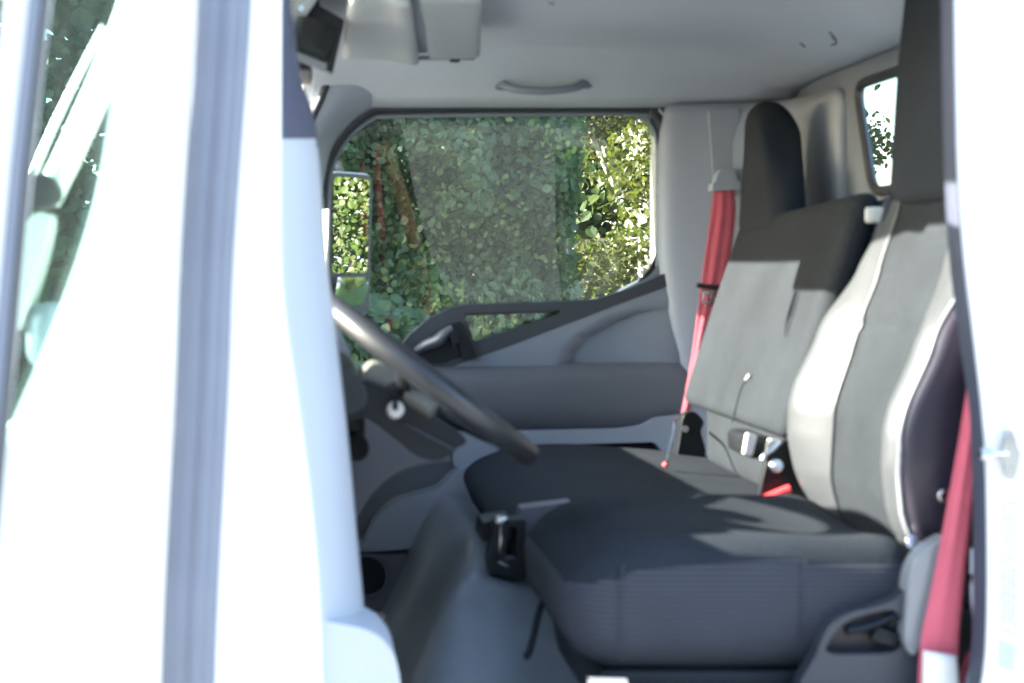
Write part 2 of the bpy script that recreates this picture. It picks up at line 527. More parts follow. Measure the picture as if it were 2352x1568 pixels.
bm = new_bm()
pts = []
for _ in range(36000):
    x = random.uniform(0.2, 5.0 + 0.4 * math.sin(random.random() * 6)); z = random.uniform(0.0, 6.5)
    pts.append((x, 13.5 + 1.2 * noise.noise(Vector((x * 0.7, 0, z * 0.7))) + random.uniform(0, 0.9), z))
leaf_cloud(bm, pts, 0.10, face=(-0.7, -0.8, 0.5), jitter=0.6)
obj('far_woods', bm, M['leaf_hedge'], kind='stuff', smooth=False)

def tree(name, label, loc, h, trunk_r, blobs, leaf, n, leafm, barkm, lean=(0, 0), group=None):
    t = thing(name, label, 'tree', loc, group)
    bm = new_bm()
    path = []
    rr = []
    for i in range(12):
        s = i / 11
        path.append(Vector(loc) + Vector((lean[0] * s + 0.08 * math.sin(s * 5), lean[1] * s + 0.05 * math.sin(s * 7 + 1), h * s)))
        rr.append(trunk_r * (1.15 - 0.85 * s) * (1.25 if i == 0 else 1))
    tube(bm, path, rr, 12)
    for bl in blobs:
        c = Vector(loc) + Vector(bl[0])
        a = path[min(11, max(2, int(11 * (bl[0][2] - 0.35) / h)))]
        mid = a.lerp(c, 0.5) + Vector((0, 0, -0.08))
        tube(bm, catmull([a, mid, c], 4), [trunk_r * 0.4 * (1 - 0.085 * i) for i in range(9)], 7)
    obj('trunk', bm, barkm, t)
    bm = new_bm()
    tot = sum(b[1][0] * b[1][1] for b in blobs)
    for bl in blobs:
        k = int(n * bl[1][0] * bl[1][1] / tot)
        leaf_cloud(bm, blob_pts(Vector(loc) + Vector(bl[0]), bl[1], k, 0.35), leaf)
    obj('crown', bm, leafm, t, smooth=False)
    return t

def blobs_of(h, w, n, seed, zlow=0.35):
    rnd = random.Random(seed)
    out = []
    for i in range(n):
        z = h * (zlow + (1 - zlow) * rnd.random())
        a = rnd.uniform(0, 6.28)
        r = w * rnd.uniform(0.2, 1.0) * (1.1 - 0.5 * (z / h))
        s = w * rnd.uniform(0.28, 0.5)
        out.append(((r * math.cos(a), r * math.sin(a), z), (s, s, s * 0.8)))
    return out

tree('birch_tree', 'sunlit yellow-green birch with pale trunk, seen in the right part of the passenger window', (1.92, 7.6, 0), 5.0, 0.075,
     blobs_of(4.6, 1.0, 26, 3, 0.12), 0.034, 46000, M['leaf_sun'], M['birch'])
tree('birch_tree', 'sunlit birch glimpsed through the small rear window of the cab', (3.06, 8.6, 0), 5.2, 0.085,
     blobs_of(4.8, 0.95, 30, 11, 0.10), 0.034, 34000, M['leaf_sun'], M['birch'])
tree('birch_tree', 'tall sunlit birch behind the others, closing the right of the passenger window', (2.3, 9.8, 0), 7.0, 0.10,
     blobs_of(6.4, 1.5, 34, 41, 0.06), 0.030, 70000, M['leaf_sun'], M['birch'])
tree('broadleaf_tree', 'dark leafy tree at the far upper left behind the open door', (-2.6, 5.6, 0), 5.5, 0.16,
     blobs_of(5.2, 1.7, 20, 5, 0.12), 0.10, 9000, M['leaf_dark'], M['bark'])
tree('broadleaf_tree', 'unseen tall tree added ahead of the truck to shade the thicket', (-5.6, 4.6, 0), 7.5, 0.22,  # unseen tree, added to put the thicket in shade
     blobs_of(7.2, 1.9, 26, 8, 0.12), 0.15, 8000, M['leaf_dark'], M['bark'])
# bushes: the leafy one below the far door mirror, and the sunlit one that the mirror shows
t = thing('leafy_bush', 'green broad-leaved bush outside the passenger window, beside the door mirror', 'bush', (0.28, 3.75, 0))
bm = new_bm()
pts = []
for c, r_, n_ in (((0.10, 3.75, 0.9), (0.55, 0.45, 0.72), 2600), ((0.42, 3.75, 1.0), (0.30, 0.35, 0.42), 1200), ((0.2, 3.7, 1.28), (0.28, 0.3, 0.28), 1100), ((0.0, 3.8, 1.42), (0.22, 0.25, 0.2), 350)):
    pts += blob_pts(c, r_, n_, 0.7)
leaf_cloud(bm, pts, 0.042, face=(-0.1, -0.8, 0.6), jitter=0.55)
obj('foliage', bm, M['leaf_bush'], t, smooth=False)
bm = new_bm()
for i in range(7):
    a = i * 0.9
    tube(bm, catmull([(0.28, 3.75, 0), (0.28 + 0.12 * math.cos(a), 3.75 + 0.12 * math.sin(a), 0.5), (0.2 + 0.3 * math.cos(a), 3.75 + 0.2 * math.sin(a), 1.1)], 4), 0.01, 6)
obj('stem', bm, M['bark'], t)
t = thing('sunlit_bush', 'bright sunlit bush reflected in the passenger door mirror', 'bush', (4.6, 2.85, 0))
bm = new_bm()
pts = []
for c, r_, n_ in (((4.6, 2.7, 1.1), (0.7, 0.9, 1.2), 17000), ((4.5, 3.5, 1.3), (0.7, 0.8, 1.2), 10000), ((4.7, 2.9, 2.1), (0.6, 0.9, 0.7), 7000)):
    pts += blob_pts(c, r_, n_, 0.7)
leaf_cloud(bm, pts, 0.030, face=(-1, -0.2, 0.6), jitter=0.6)
obj('foliage', bm, M['leaf_hedge'], t, smooth=False)
bm = new_bm()
for i in range(6):
    a = i * 1.05
    tube(bm, catmull([(4.6, 2.85, 0), (4.6 + 0.15 * math.cos(a), 2.85 + 0.15 * math.sin(a), 0.6), (4.6 + 0.4 * math.cos(a), 2.85 + 0.5 * math.sin(a), 1.5)], 4), 0.015, 6)
obj('stem', bm, M['bark'], t)
# weeds in flower right outside the passenger window
wl = ['leftmost tall pale weed stalk, seen over the window rail', 'pale weed stalk with a bushy top just over the window rail', 'short pale weed stalk behind the window rail',
      'pale weed stalk at the left of the triangular opening', 'thin pale weed stalk in the middle of the triangular opening', 'drooping pale weed stalk in the triangular opening',
      'pale weed stalk at the right of the triangular opening']
for i, (px, top) in enumerate(((1004, 648), (1062, 640), (1108, 672), (1092, 716), (1118, 712), (1150, 722), (1178, 706))):
    Y = 2.75 + 0.07 * (i % 3)
    p = at(px, top, Y)
    bm = new_bm()
    base = Vector((p.x - 0.02, Y, 0.0))
    tube(bm, catmull([base, base.lerp(p, 0.6) + Vector((0.012, 0, 0)), p], 6), [0.004 - 0.0002 * k for k in range(13)], 5)
    pts = []
    for k in range(110):
        s = random.random() ** 0.8
        q = p.lerp(base, s * 0.22)
        pts.append(q + Vector((random.gauss(0, 0.005 + 0.009 * s), random.gauss(0, 0.006), 0)))
    leaf_cloud(bm, pts, 0.013)
    o = obj('weed_stalk', bm, M['weed'], smooth=False)
    tag(o, wl[i], 'weed', 'weeds outside the passenger window')

# ------------------------------------------------------------------ behind the camera: mostly things added for the reflections in the glass
t = thing('reflection_wall', 'added pale wall behind the camera, shaped to make the milky reflection in the passenger window', 'added wall', (2.0, -11.6, 0))  # unseen wall with roof, added for the pale reflection in the passenger glass
bm = new_bm(); plate(bm, [(1.75, 0.0), (1.45, 1.28), (1.22, 1.75), (1.05, 2.4), (0.86, 3.4), (0.70, 4.2), (4.6, 4.2), (4.6, 0.0)], (), -11.70, -11.5, lambda u, v, w_: Vector((u + (0.16 if u < 2 and w_ < -11.6 else 0), w_, v))); obj('wall', bm, M['render'], t, smooth=False)
bm = new_bm(); plate(bm, [(0.55, 4.2), (4.8, 4.2), (2.6, 4.9)], (), -11.9, -11.4); obj('roof', bm, M['roof'], t, smooth=False)
bm = new_bm()
pts = []
for _ in range(20000):
    x = random.uniform(-9, 12); z = random.uniform(0, 5.0)
    pts.append((x, -14.5 + 0.8 * noise.noise(Vector((x * 0.8, 5, z * 0.8))) + random.uniform(0, 0.5), z))
leaf_cloud(bm, pts, 0.22, face=(-0.2, 1, 0.3), jitter=0.6)
obj('added_hedge_foliage', bm, M['leaf_bush'], kind='stuff', smooth=False)  # unseen hedge added to keep the mirrored background dark
tree('broadleaf_tree', 'unseen tree added across the yard for the dark zone mirrored in the passenger window', (-0.9, -9.5, 0), 5.0, 0.17, blobs_of(4.8, 1.5, 20, 21, 0.1), 0.12, 6000, M['leaf_dark'], M['bark'])  # added to darken the left part of the passenger window reflection
tree('broadleaf_tree', 'tree with sunlit tips across the yard, mirrored in the roof monitor', (-4.4, -9.0, 0), 5.5, 0.18, blobs_of(5.4, 1.7, 20, 31, 0.1), 0.12, 6000, M['leaf_bush'], M['bark'])

M['streak_brown'] = mat('orange_brown_streak', (0.45, 0.22, 0.09), 0.7, var=0.15, vscale=6)
M['streak_red'] = mat('streak_red', (0.45, 0.03, 0.04), 0.5)
bm = new_bm(); tube(bm, catmull([Vector((0.62, -9.2, 2.75)), Vector((0.84, -9.2, 2.1)), Vector((1.10, -9.2, 0.9)), Vector((1.16, -9.2, 0.0))], 5), 0.06, 8, flat=1.0)
tag(obj('added_brown_pole', bm, M['streak_brown']), 'added bent pole that makes the orange-brown streak mirrored in the passenger window', 'pole')  # pole added only for the orange-brown streak in the reflection
for lb, x0, z0, x1 in (('added pole that makes a red streak mirrored in the passenger window, farther from the brown one', 0.42, 2.75, 0.56), ('added pole that makes a red streak mirrored in the passenger window, right beside the brown one', 0.55, 2.7, 0.75)):  # poles added only for the red streaks in the reflection
    bm = new_bm(); tube(bm, [Vector((x0, -9.0, z0)), Vector(((x0 + x1) / 2, -9.0, z0 * 0.5)), Vector((x1, -9.0, 0))], 0.03, 8)
    tag(obj('added_red_pole', bm, M['streak_red']), lb, 'pole', 'red poles added for the reflection')

# ------------------------------------------------------------------ the truck cab
cab = thing('truck_cab', 'white truck cab with grey interior, seen through its open driver door', 'truck', (0.4, 0.8, 0))

# --- roof and headliner
def prof(y):
    return interp(y, [(0.03, 0.462), (0.09, 0.468), (0.25, 0.472), (0.8, 0.474), (1.30, 0.452), (1.44, 0.425), (1.53, 0.395), (1.585, 0.352)])
def headf(u, v):
    x = -0.02 + 1.09 * u
    y = 0.03 + 1.555 * v
    z = prof(y)
    lim = 0.394 + 0.10 * (1 - sstep(0.70, 1.04, x))
    k = 0.018
    z = -k * math.log(math.exp(-z / k) + math.exp(-lim / k))
    z += 0.010
    z -= 0.012 * (1 - sstep(-0.02, 0.12, x))
    return Vector((x, y, EZ + z))
bm = new_bm(); grid(bm, 40, 50, headf); obj('headliner', bm, M['headliner'], cab, solid=0.012)
bm = new_bm()
grid(bm, 12, 20, lambda u, v: Vector((-0.03 + 1.175 * u, -0.01 + 1.70 * v, EZ + 0.455 + 0.05 * (1 - v) + 0.075 * (1 - abs(2 * v - 1) ** 5) * (1 - 0.75 * abs(2 * u - 1) ** 6))))
obj('roof_panel', bm, M['paint'], cab, solid=0.02)
# side rails above the doors (white outside)
for yy in (0.005, 1.665):
    bm = new_bm(); rbox(bm, (0.51, yy, EZ + (0.53 if yy < 1 else 0.46)), (1.28, 0.07, 0.12), 0.02, 4); obj('roof_rail', bm, M['paint'], cab)

# small tears in the headliner near the back
for (a, b) in (((1905, 72), (1922, 98)), ((1922, 98), (1908, 104)), ((1838, 98), (1850, 108)), ((1258, 4), (1275, 8))):
    pa, pb = at(*a, 0.95), at(*b, 0.95)
    for p in (pa, pb):
        s = (p - camo.location)
        # walk along the line of sight until the cloth is met
        for i in range(400):
            q = camo.location + s * (0.5 + i * 0.004)
            uu = (q.x + 0.02) / 1.09; vv = (q.y - 0.03) / 1.555
            if 0 <= uu <= 1 and 0 <= vv <= 1 and q.z > headf(uu, vv).z - 0.002:
                break
        p.x, p.y, p.z = q.x, q.y, q.z
    bm = new_bm(); tube(bm, [pa, pa.lerp(pb, 0.5) + Vector((0.002, 0, -0.001)), pb], [0.001, 0.002, 0.0006], 6); obj('headliner_tear', bm, M['card_dark'], cab)

# --- rear wall with its small window
RX = 1.066
bm = new_bm()
hole = rounded([(1.158, EZ + 0.362), (1.065, EZ + 0.148), (0.30, EZ + 0.148), (0.24, EZ + 0.362)], 0.045, 6)
plate(bm, [(0.02, EZ - 0.85), (1.60, EZ - 0.85), (1.60, EZ + 0.42), (0.02, EZ + 0.42)], [hole], RX, RX + 0.010, lambda u, v, w_: Vector((w_, u, v)))
rear = obj('rear_wall', bm, M['card'], cab, smooth=False)
bm = new_bm(); tube(bm, [Vector((RX - 0.001, u, v)) for u, v in hole], 0.0105, 8, True, up=Vector((1, 0, 0)), flat=0.8); obj('window_seal', bm, M['rubber'], rear)
bm = new_bm(); plate(bm, [(u, v) for u, v in hole], (), RX + 0.004, RX + 0.007, lambda u, v, w_: Vector((w_, u, v))); obj('rear_window', bm, M['glass_rear'], rear, smooth=False)
bm = new_bm(); plate(bm, [(-0.01, EZ - 0.9), (1.67, EZ - 0.9), (1.69, EZ + 0.45), (0.0, EZ + 0.45)], [[(u + 0.10 * (u - 0.3) / 0.8, EZ + 0.255 + (v - EZ - 0.255) * 1.25) for u, v in hole]], RX + 0.012, RX + 0.018, lambda u, v, w_: Vector((w_, u, v))); obj('outer_skin', bm, M['paint'], rear, smooth=False)

# --- trim round the far rear corner
plan = catmull([(0.775, 1.60, 0), (0.785, 1.572, 0), (0.86, 1.562, 0), (0.94, 1.55, 0), (1.00, 1.515, 0), (1.036, 1.44, 0), (1.047, 1.34, 0), (1.049, 1.235, 0), (1.070, 1.222, 0)], 5)
bm = new_bm()
def cornerf(u, v):
    i = u * (len(plan) - 1); a = int(min(i, len(plan) - 2)); p = plan[a].lerp(plan[a + 1], i - a)
    top = 0.372 - 0.05 * sstep(0.82, 1.0, u) ** 2 - 0.03 * (1 - sstep(0.0, 0.1, u))
    z = -0.80 + (top + 0.80) * v
    e = 0.012 * sstep(0.93, 1.0, v)
    e += interp(z, [(-0.6, 0.062), (-0.30, 0.058), (-0.20, 0.050), (-0.10, 0.022), (0.0, 0.004), (0.05, 0.0)]) * (1 - sstep(0.0, 0.45, u))
    return Vector((p.x + e, p.y + min(e, 0.012) * 0.6 * sstep(0.9, 0.95, v), EZ + z - 0.004 * sstep(0.97, 1, v)))
grid(bm, 40, 40, cornerf); obj('corner_trim', bm, M['trim'], cab, solid=-0.006)
# belt guide channel
bm = new_bm(); plate(bm, rounded(xz(1.553, [(1627, 252), (1698, 248), (1694, 440), (1640, 440)]), 0.008), (), 1.548, 1.566); obj('belt_channel', bm, M['trim'], cab, bevel=0.004)
# outer skin of the far side behind the door
bm = new_bm(); rbox(bm, (0.97, 1.66, EZ - 0.2), (0.40, 0.05, 1.4), 0.01, 3); obj('side_skin', bm, M['paint'], cab)

# --- grab handle over the passenger window
hp = catmull([at(1150, 192, 1.548), at(1152, 190, 1.52), at(1180, 203, 1.485), at(1250, 208, 1.478), at(1320, 201, 1.485), at(1345, 187, 1.52), at(1347, 188, 1.548)], 6)
bm = new_bm(); tube(bm, hp, [0.013 - 0.004 * sstep(0, 8, i) + 0.004 * sstep(len(hp) - 9, len(hp), i) for i in range(len(hp))], 10)
gh = obj('grab_handle', bm, M['card'], cab)
for px, py in ((1152, 191), (1345, 188)):
    bm = new_bm(); rbox(bm, at(px, py, 1.535), (0.034, 0.03, 0.03), 0.012, 4); obj('handle_mount', bm, M['card'], gh)

# --- passenger (far) door
pdoor_bm = new_bm()
win = [(742, 470), (752, 392), (790, 318), (850, 272), (925, 260), (1452, 256), (1494, 274), (1514, 318), (1520, 420), (1517, 600), (1498, 632), (1405, 680), (1285, 700), (1060, 712), (995, 742), (935, 792), (890, 870), (740, 900)]
WIN = rounded(xz(1.61, win), 0.02, 4)
TRI = rounded(xz(1.61, [(1052, 726), (1288, 716), (1296, 724), (1085, 800)]), 0.004, 3)
zt = EZ + 0.395
plate(pdoor_bm, [(-0.10, EZ - 0.78), (0.855, EZ - 0.78), (0.855, EZ - 0.28), (0.83, EZ - 0.12), (0.80, EZ), (0.79, zt), (0.10, zt), (0.0, EZ + 0.23), (-0.10, EZ - 0.05)], [WIN, TRI], 1.61, 1.66)
pdoor = obj('passenger_door', pdoor_bm, M['card'], cab, smooth=False)
bm = new_bm(); plate(bm, WIN, (), 1.634, 1.639); obj('window_glass', bm, M['glass_side'], pdoor, smooth=False)
bm = new_bm(); plate(bm, TRI, (), 1.634, 1.639); obj('lower_glass', bm, M['glass_side'], pdoor, smooth=False)
sl = catmull(pl(1.60, [(738, 480), (748, 385), (786, 308), (846, 256), (925, 246), (1455, 243), (1503, 262), (1528, 312), (1536, 420), (1531, 636)]), 6)
bm = new_bm(); tube(bm, sl, 0.013, 10, flat=0.75, up=Vector((0, 1, 0))); obj('window_seal', bm, M['rubber'], pdoor)
sl2 = catmull(pl(1.607, [(752, 480), (760, 396), (797, 322), (853, 276), (925, 266), (1450, 262), (1490, 280), (1509, 322), (1514, 420), (1511, 612)]), 6)
bm = new_bm(); tube(bm, sl2, 0.005, 8); obj('glass_channel', bm, M['card'], pdoor)
sl3 = catmull(pl(1.59, [(840, 240), (925, 233), (1458, 231), (1516, 252), (1543, 308), (1549, 430), (1546, 640), (1556, 740), (1580, 850), (1586, 920)]), 6)
bm = new_bm(); tube(bm, sl3, 0.0045, 8); obj('door_edge_seal', bm, M['trim'], pdoor)
sl4 = catmull(pl(1.586, [(1540, 640), (1548, 740), (1570, 850), (1577, 960)]), 6)
bm = new_bm(); tube(bm, sl4, 0.004, 8); obj('door_gap', bm, M['rubber'], pdoor)
# white painted door edge catching light outside the glass
bm = new_bm(); tube(bm, pl(1.65, [(1519, 320), (1522, 420), (1519, 600)]), 0.006, 8); obj('outer_frame', bm, M['paint'], pdoor)
# quarter garnish at the lower rear corner of the window
bm = new_bm(); plate(bm, xz(1.62, [(1516, 560), (1518, 634), (1462, 650), (1492, 618)]), (), 1.618, 1.626); obj('corner_garnish', bm, M['black'], pdoor)

# charcoal rail under the window, with its triangular opening
rail_up = [(905, 812), (940, 768), (985, 730), (1035, 706), (1070, 698), (1280, 692), (1370, 686), (1440, 663), (1534, 624)]
rail_lo = [(1536, 656), (1420, 698), (1300, 744), (1180, 790), (1085, 824), (1015, 850), (950, 858), (905, 850)]
tri = rounded(xz(1.585, [(1066, 720), (1288, 712), (1278, 722), (1088, 784)]), 0.004, 3)
bm = new_bm(); plate(bm, xz(1.585, rail_up + rail_lo), [tri], 1.572, 1.609); rail = obj('window_rail', bm, M['rail'], pdoor, bevel=0.007)
bm = new_bm(); plate(bm, rounded(xz(1.57, [(952, 808), (985, 772), (1036, 742), (1056, 740), (1070, 812), (1020, 834), (965, 836)]), 0.01), (), 1.568, 1.575); obj('handle_recess', bm, M['black'], rail, bevel=0.002)
bm = new_bm(); tube(bm, catmull(pl(1.556, [(955, 806), (978, 792), (1004, 782), (1022, 766), (1040, 752)]), 5), [0.007 + 0.007 * math.sin(math.pi * i / 20) for i in range(21)], 10); obj('latch_handle', bm, M['card_dark'], rail)
bm = new_bm(); plate(bm, rounded(xz(1.56, [(1042, 742), (1060, 738), (1094, 818), (1062, 826)]), 0.006), (), 1.552, 1.572); obj('handle_post', bm, M['black'], rail, bevel=0.004)
bm = new_bm(); plate(bm, rounded(xz(1.555, [(1030, 765), (1048, 756), (1058, 782), (1040, 796)]), 0.004), (), 1.545, 1.56); obj('lock_tab', bm, M['metal_black'], rail, bevel=0.002)

# door card: upper sculpted panel with the elbow scoop
def railo(x):
    return interp(x, [(905, 850), (950, 858), (1015, 849), (1085, 823), (1180, 789), (1300, 743), (1420, 697), (1536, 655), (1580, 640)])
def cardf(u, v):
    x = 900 + 675 * u
    y0 = railo(x) - 8
    y = y0 + (890 - y0) * v
    x2 = min(x, 1534 + interp(y, [(640, 0), (740, 10), (850, 34), (900, 40)]))
    # scoop: its rim runs up from (1275, 850) and over to the right
    rimx = interp(y, [(700, 1490), (712, 1440), (735, 1380), (770, 1322), (810, 1290), (850, 1278), (890, 1272)])
    d = 0.024 * sstep(rimx - 10, rimx + 34, x2) * (1 - 0.75 * sstep(1380, 1560, x2))
    return at(x2, y, 1.585 + d * sstep(688, 715, y))
bm = new_bm(); grid(bm, 110, 50, cardf); obj('door_card', bm, M['card'], pdoor, solid=-0.012)
# armrest pocket
def zz(y, Y=1.55): return at(0, y, Y).z
armp = catmull([(1.588, zz(850), 0), (1.566, zz(860), 0), (1.556, zz(871), 0), (1.551, zz(888), 0), (1.549, zz(925), 0), (1.553, zz(958), 0), (1.566, zz(980), 0), (1.588, zz(988), 0)], 5)
def armf(u, v):
    i = v * (len(armp) - 1); a = int(min(i, len(armp) - 2)); p = armp[a].lerp(armp[a + 1], i - a)
    x = 0.10 + 0.722 * u
    fade = (1 - 0.45 * sstep(0.35, 0.9, u)) * (1 - sstep(0.985, 1.0, u) * 0.6)
    rise = 0.03 * sstep(0.88, 1.0, u)
    yy = 1.588 - (1.588 - p.x) * (0.1 + 0.9 * fade)
    zc = p.y + rise * sstep(zz(900), zz(990), p.y)
    return Vector((x + 0.02 * (1 - abs(2 * v - 1)) * sstep(0.9, 1, u), yy, zc + 0.008 * u))
bm = new_bm(); grid(bm, 60, 36, armf); arm = obj('armrest_pocket', bm, M['card_dark'], pdoor, solid=-0.01)
bm = new_bm(); tube(bm, pl(1.5485, [(1292, 872), (1270, 905), (1240, 945), (1212, 982)]), 0.0009, 6); obj('pocket_seam', bm, M['card_dark'], arm)
bm = new_bm(); plate(bm, rounded(xz(1.57, [(1050, 850), (1226, 846), (1226, 853), (1050, 858)]), 0.002), (), 1.562, 1.585); obj('switch_slot', bm, M['black'], arm, bevel=0.001)
# the lower bin: pale band over a dark slot
bm = new_bm(); plate(bm, rounded(xz(1.56, [(1040, 990), (1420, 984), (1470, 976), (1500, 958), (1572, 950), (1574, 1064), (1040, 1072)]), 0.012), [rounded(xz(1.56, [(1150, 1024), (1500, 1014), (1526, 1044), (1160, 1060)]), 0.006)], 1.548, 1.60); bn = obj('door_bin', bm, M['trim'], pdoor, bevel=0.005)
bm = new_bm(); plate(bm, xz(1.56, [(1140, 1014), (1510, 1004), (1540, 1056), (1150, 1070)]), (), 1.59, 1.598); obj('bin_slot', bm, M['vinyl_dark'], bn)
# lower front pocket of the door
bm = new_bm(); plate(bm, cm2(xz(1.53, [(770, 1262), (830, 1246), (862, 1190), (905, 1150), (960, 1132), (1005, 1118), (1050, 1078), (1120, 1060), (1130, 1180), (1075, 1205), (1010, 1240), (930, 1256), (840, 1262)]), 5), (), 1.50, 1.60); obj('map_pocket', bm, M['trim'], pdoor, bevel=0.02, seg=5)
bm = new_bm(); plate(bm, xz(1.58, [(740, 1000), (1140, 1040), (1140, 1215), (1030, 1250), (940, 1268), (740, 1280)]), (), 1.575, 1.605); obj('lower_card', bm, M['card_dark'], pdoor, bevel=0.004)
bm = new_bm(); tube(bm, catmull(pl(1.52, [(800, 1268), (900, 1268), (970, 1262), (1030, 1240), (1085, 1208)]), 5), 0.008, 8); obj('lower_seal', bm, M['rubber'], pdoor)
# kick panel with its loudspeaker, under the dash on the far side
bm = new_bm(); plate(bm, rounded(xz(1.5, [(720, 1276), (940, 1272), (1012, 1262), (1080, 1220), (1040, 1300), (925, 1420), (720, 1430)]), 0.006), (), 1.49, 1.57); kick = obj('kick_panel', bm, M['kick'], cab, bevel=0.006)
sc_ = at(843, 1322, 1.488)
bm = new_bm(); disc(bm, sc_, (0, -1, 0), 0.040, 0.012, 36); spk = obj('speaker', bm, M['black'], kick, bevel=0.003)
bm = new_bm(); tube(bm, [sc_ + Vector((0.045 * math.cos(a), -0.006, 0.045 * math.sin(a))) for a in [i * 2 * math.pi / 40 for i in range(40)]], 0.0045, 8, True, up=Vector((0, 1, 0))); obj('speaker_ring', bm, M['kick'], kick)
bm = new_bm(); tube(bm, pl(1.488, [(1008, 1268), (950, 1330), (895, 1400)]), 0.004, 6); obj('panel_seam', bm, M['rubber'], kick)
bm = new_bm(); rbox(bm, at(850, 1415, 1.44), (0.17, 0.05, 0.008), 0.003, 3); obj('scuff_plate', bm, M['white_plastic'], cab)

# --- far windscreen pillar and the windscreen
bm = new_bm()
def pilf(u, v):
    a = catmull(pl(1.52, [(706, 330), (716, 285), (733, 240), (750, 205), (762, 150)]), 4)
    b = catmull(pl(1.595, [(730, 470), (752, 350), (800, 280), (850, 244), (930, 200)]), 4)
    i = v * (len(a) - 1); k = int(min(i, len(a) - 2)); f = i - k
    p = a[k].lerp(a[k + 1], f); q = b[k].lerp(b[k + 1], f)
    r = p.lerp(q, u); r.y -= 0.022 * math.sin(math.pi * u) * 1.0
    return r
grid(bm, 14, 24, pilf); obj('pillar_trim', bm, M['trim'], cab, solid=-0.008)
bm = new_bm(); tube(bm, catmull(pl(1.515, [(700, 345), (714, 280), (738, 225), (751, 185), (748, 150), (735, 128)]), 6), 0.009, 8); obj('windscreen_seal', bm, M['rubber'], cab)
def wsx(z): return (z - 0.335) * 0.37
bm = new_bm()
def wsf(u, v):
    z = -0.16 + 0.61 * v; y = 0.06 + 1.48 * u
    return Vector((wsx(z) - 0.10 * (1 - (2 * u - 1) ** 2) - 0.012, y, EZ + z))
grid(bm, 24, 12, wsf); obj('windscreen', bm, M['glass_wind'], cab, solid=-0.004)
# roof header above the windscreen
bm = new_bm()
def hdf(u, v):
    y = 0.02 + 1.58 * u
    bow = 0.06 * sstep(0.40, 0.85, y)
    zb = 0.452 - 0.034 * sstep(0.40, 0.80, y)
    return Vector((0.03 - bow - 0.10 * (1 - v), y, EZ + zb + 0.02 * (1 - v)))
grid(bm, 24, 4, hdf); obj('roof_header', bm, M['headliner'], cab, solid=0.05)
# far pillar outside, nose panel under the windscreen
bm = new_bm(); tube(bm, [Vector((wsx(-0.2) + 0.03, 1.62, EZ - 0.2)), Vector((wsx(0.1) + 0.02, 1.615, EZ + 0.1)), Vector((wsx(0.45), 1.60, EZ + 0.45))], 0.05, 8); obj('windscreen_pillar', bm, M['paint'], cab)
bm = new_bm(); rbox(bm, (-0.30, 0.82, EZ - 0.55), (0.10, 1.66, 0.80), 0.04, 5); obj('nose_panel', bm, M['paint'], cab)

# --- sun visor against the ceiling
t = thing('sun_visor', 'pale sun visor folded flat against the ceiling', 'sun visor', (0.16, 0.8, EZ + 0.41))
vx = lambda x, z, n_: [Vector((x, y, EZ + z)) for y in n_]
bm = new_bm()
def visf(q, h):
    return Vector((q.x + 0.085 * (q.y - h.y) * sstep(-h.x, h.x, q.x), q.y, q.z + 0.012 * (1 - (q.y / h.y) ** 2) - 0.012 * sstep(0.0, h.x, q.x)))
rbox(bm, (0.130, 0.76, EZ + 0.414), (0.150, 0.70, 0.022), 0.011, 8, visf); obj('panel', bm, M['visor'], t)
bm = new_bm(); rbox(bm, (0.270, 0.75, EZ + 0.412), (0.098, 0.69, 0.020), 0.010, 8, lambda q, h: Vector((q.x + 0.095 * (q.y - h.y), q.y * (1 - 0.04 * sstep(0, h.x, q.x)), q.z + 0.012 * (1 - (q.y / h.y) ** 2)))); obj('flap', bm, M['visor'], t)
bm = new_bm(); rbox(bm, (0.213, 0.76, EZ + 0.422), (0.03, 0.68, 0.012), 0.005, 4, lambda q, h: Vector((q.x + 0.09 * (q.y - h.y), q.y, q.z))); obj('hinge_strip', bm, M['card'], t)
bm = new_bm(); tube(bm, [Vector((0.06, 1.105, EZ + 0.412)), Vector((0.20, 1.112, EZ + 0.410)), Vector((0.31, 1.095, EZ + 0.408))], 0.0045, 8); obj('edge_piping', bm, M['card'], t)
bm = new_bm(); rbox(bm, Vector((0.272, 1.10, EZ + 0.404)), (0.02, 0.012, 0.008), 0.003, 3); obj('clip', bm, M['black'], t)

# --- monitor hung from the header
t = thing('monitor', 'small black tilted monitor hanging under the windscreen header', 'monitor', at(728, 75, 0.70))
mq = [(694, -10), (792, 46), (764, 168), (662, 128)]
bm = new_bm(); plate(bm, rounded(xz(0.70, mq), 0.005), (), 0.695, 0.725); obj('housing', bm, M['black'], t, bevel=0.003)
bm = new_bm(); plate(bm, rounded(xz(0.69, [(698, 22), (778, 66), (752, 140), (674, 108)]), 0.003), (), 0.691, 0.694); obj('screen', bm, M['screen'], t, smooth=False)
bm = new_bm(); plate(bm, xz(0.69, [(664, 112), (752, 146), (748, 166), (661, 128)]), (), 0.689, 0.6945); obj('lower_bezel', bm, M['card_dark'], t)
bm = new_bm(); tube(bm, [at(722, 30, 0.725), at(716, -10, 0.74), at(712, -60, 0.75)], 0.012, 10); obj('bracket', bm, M['black'], t)

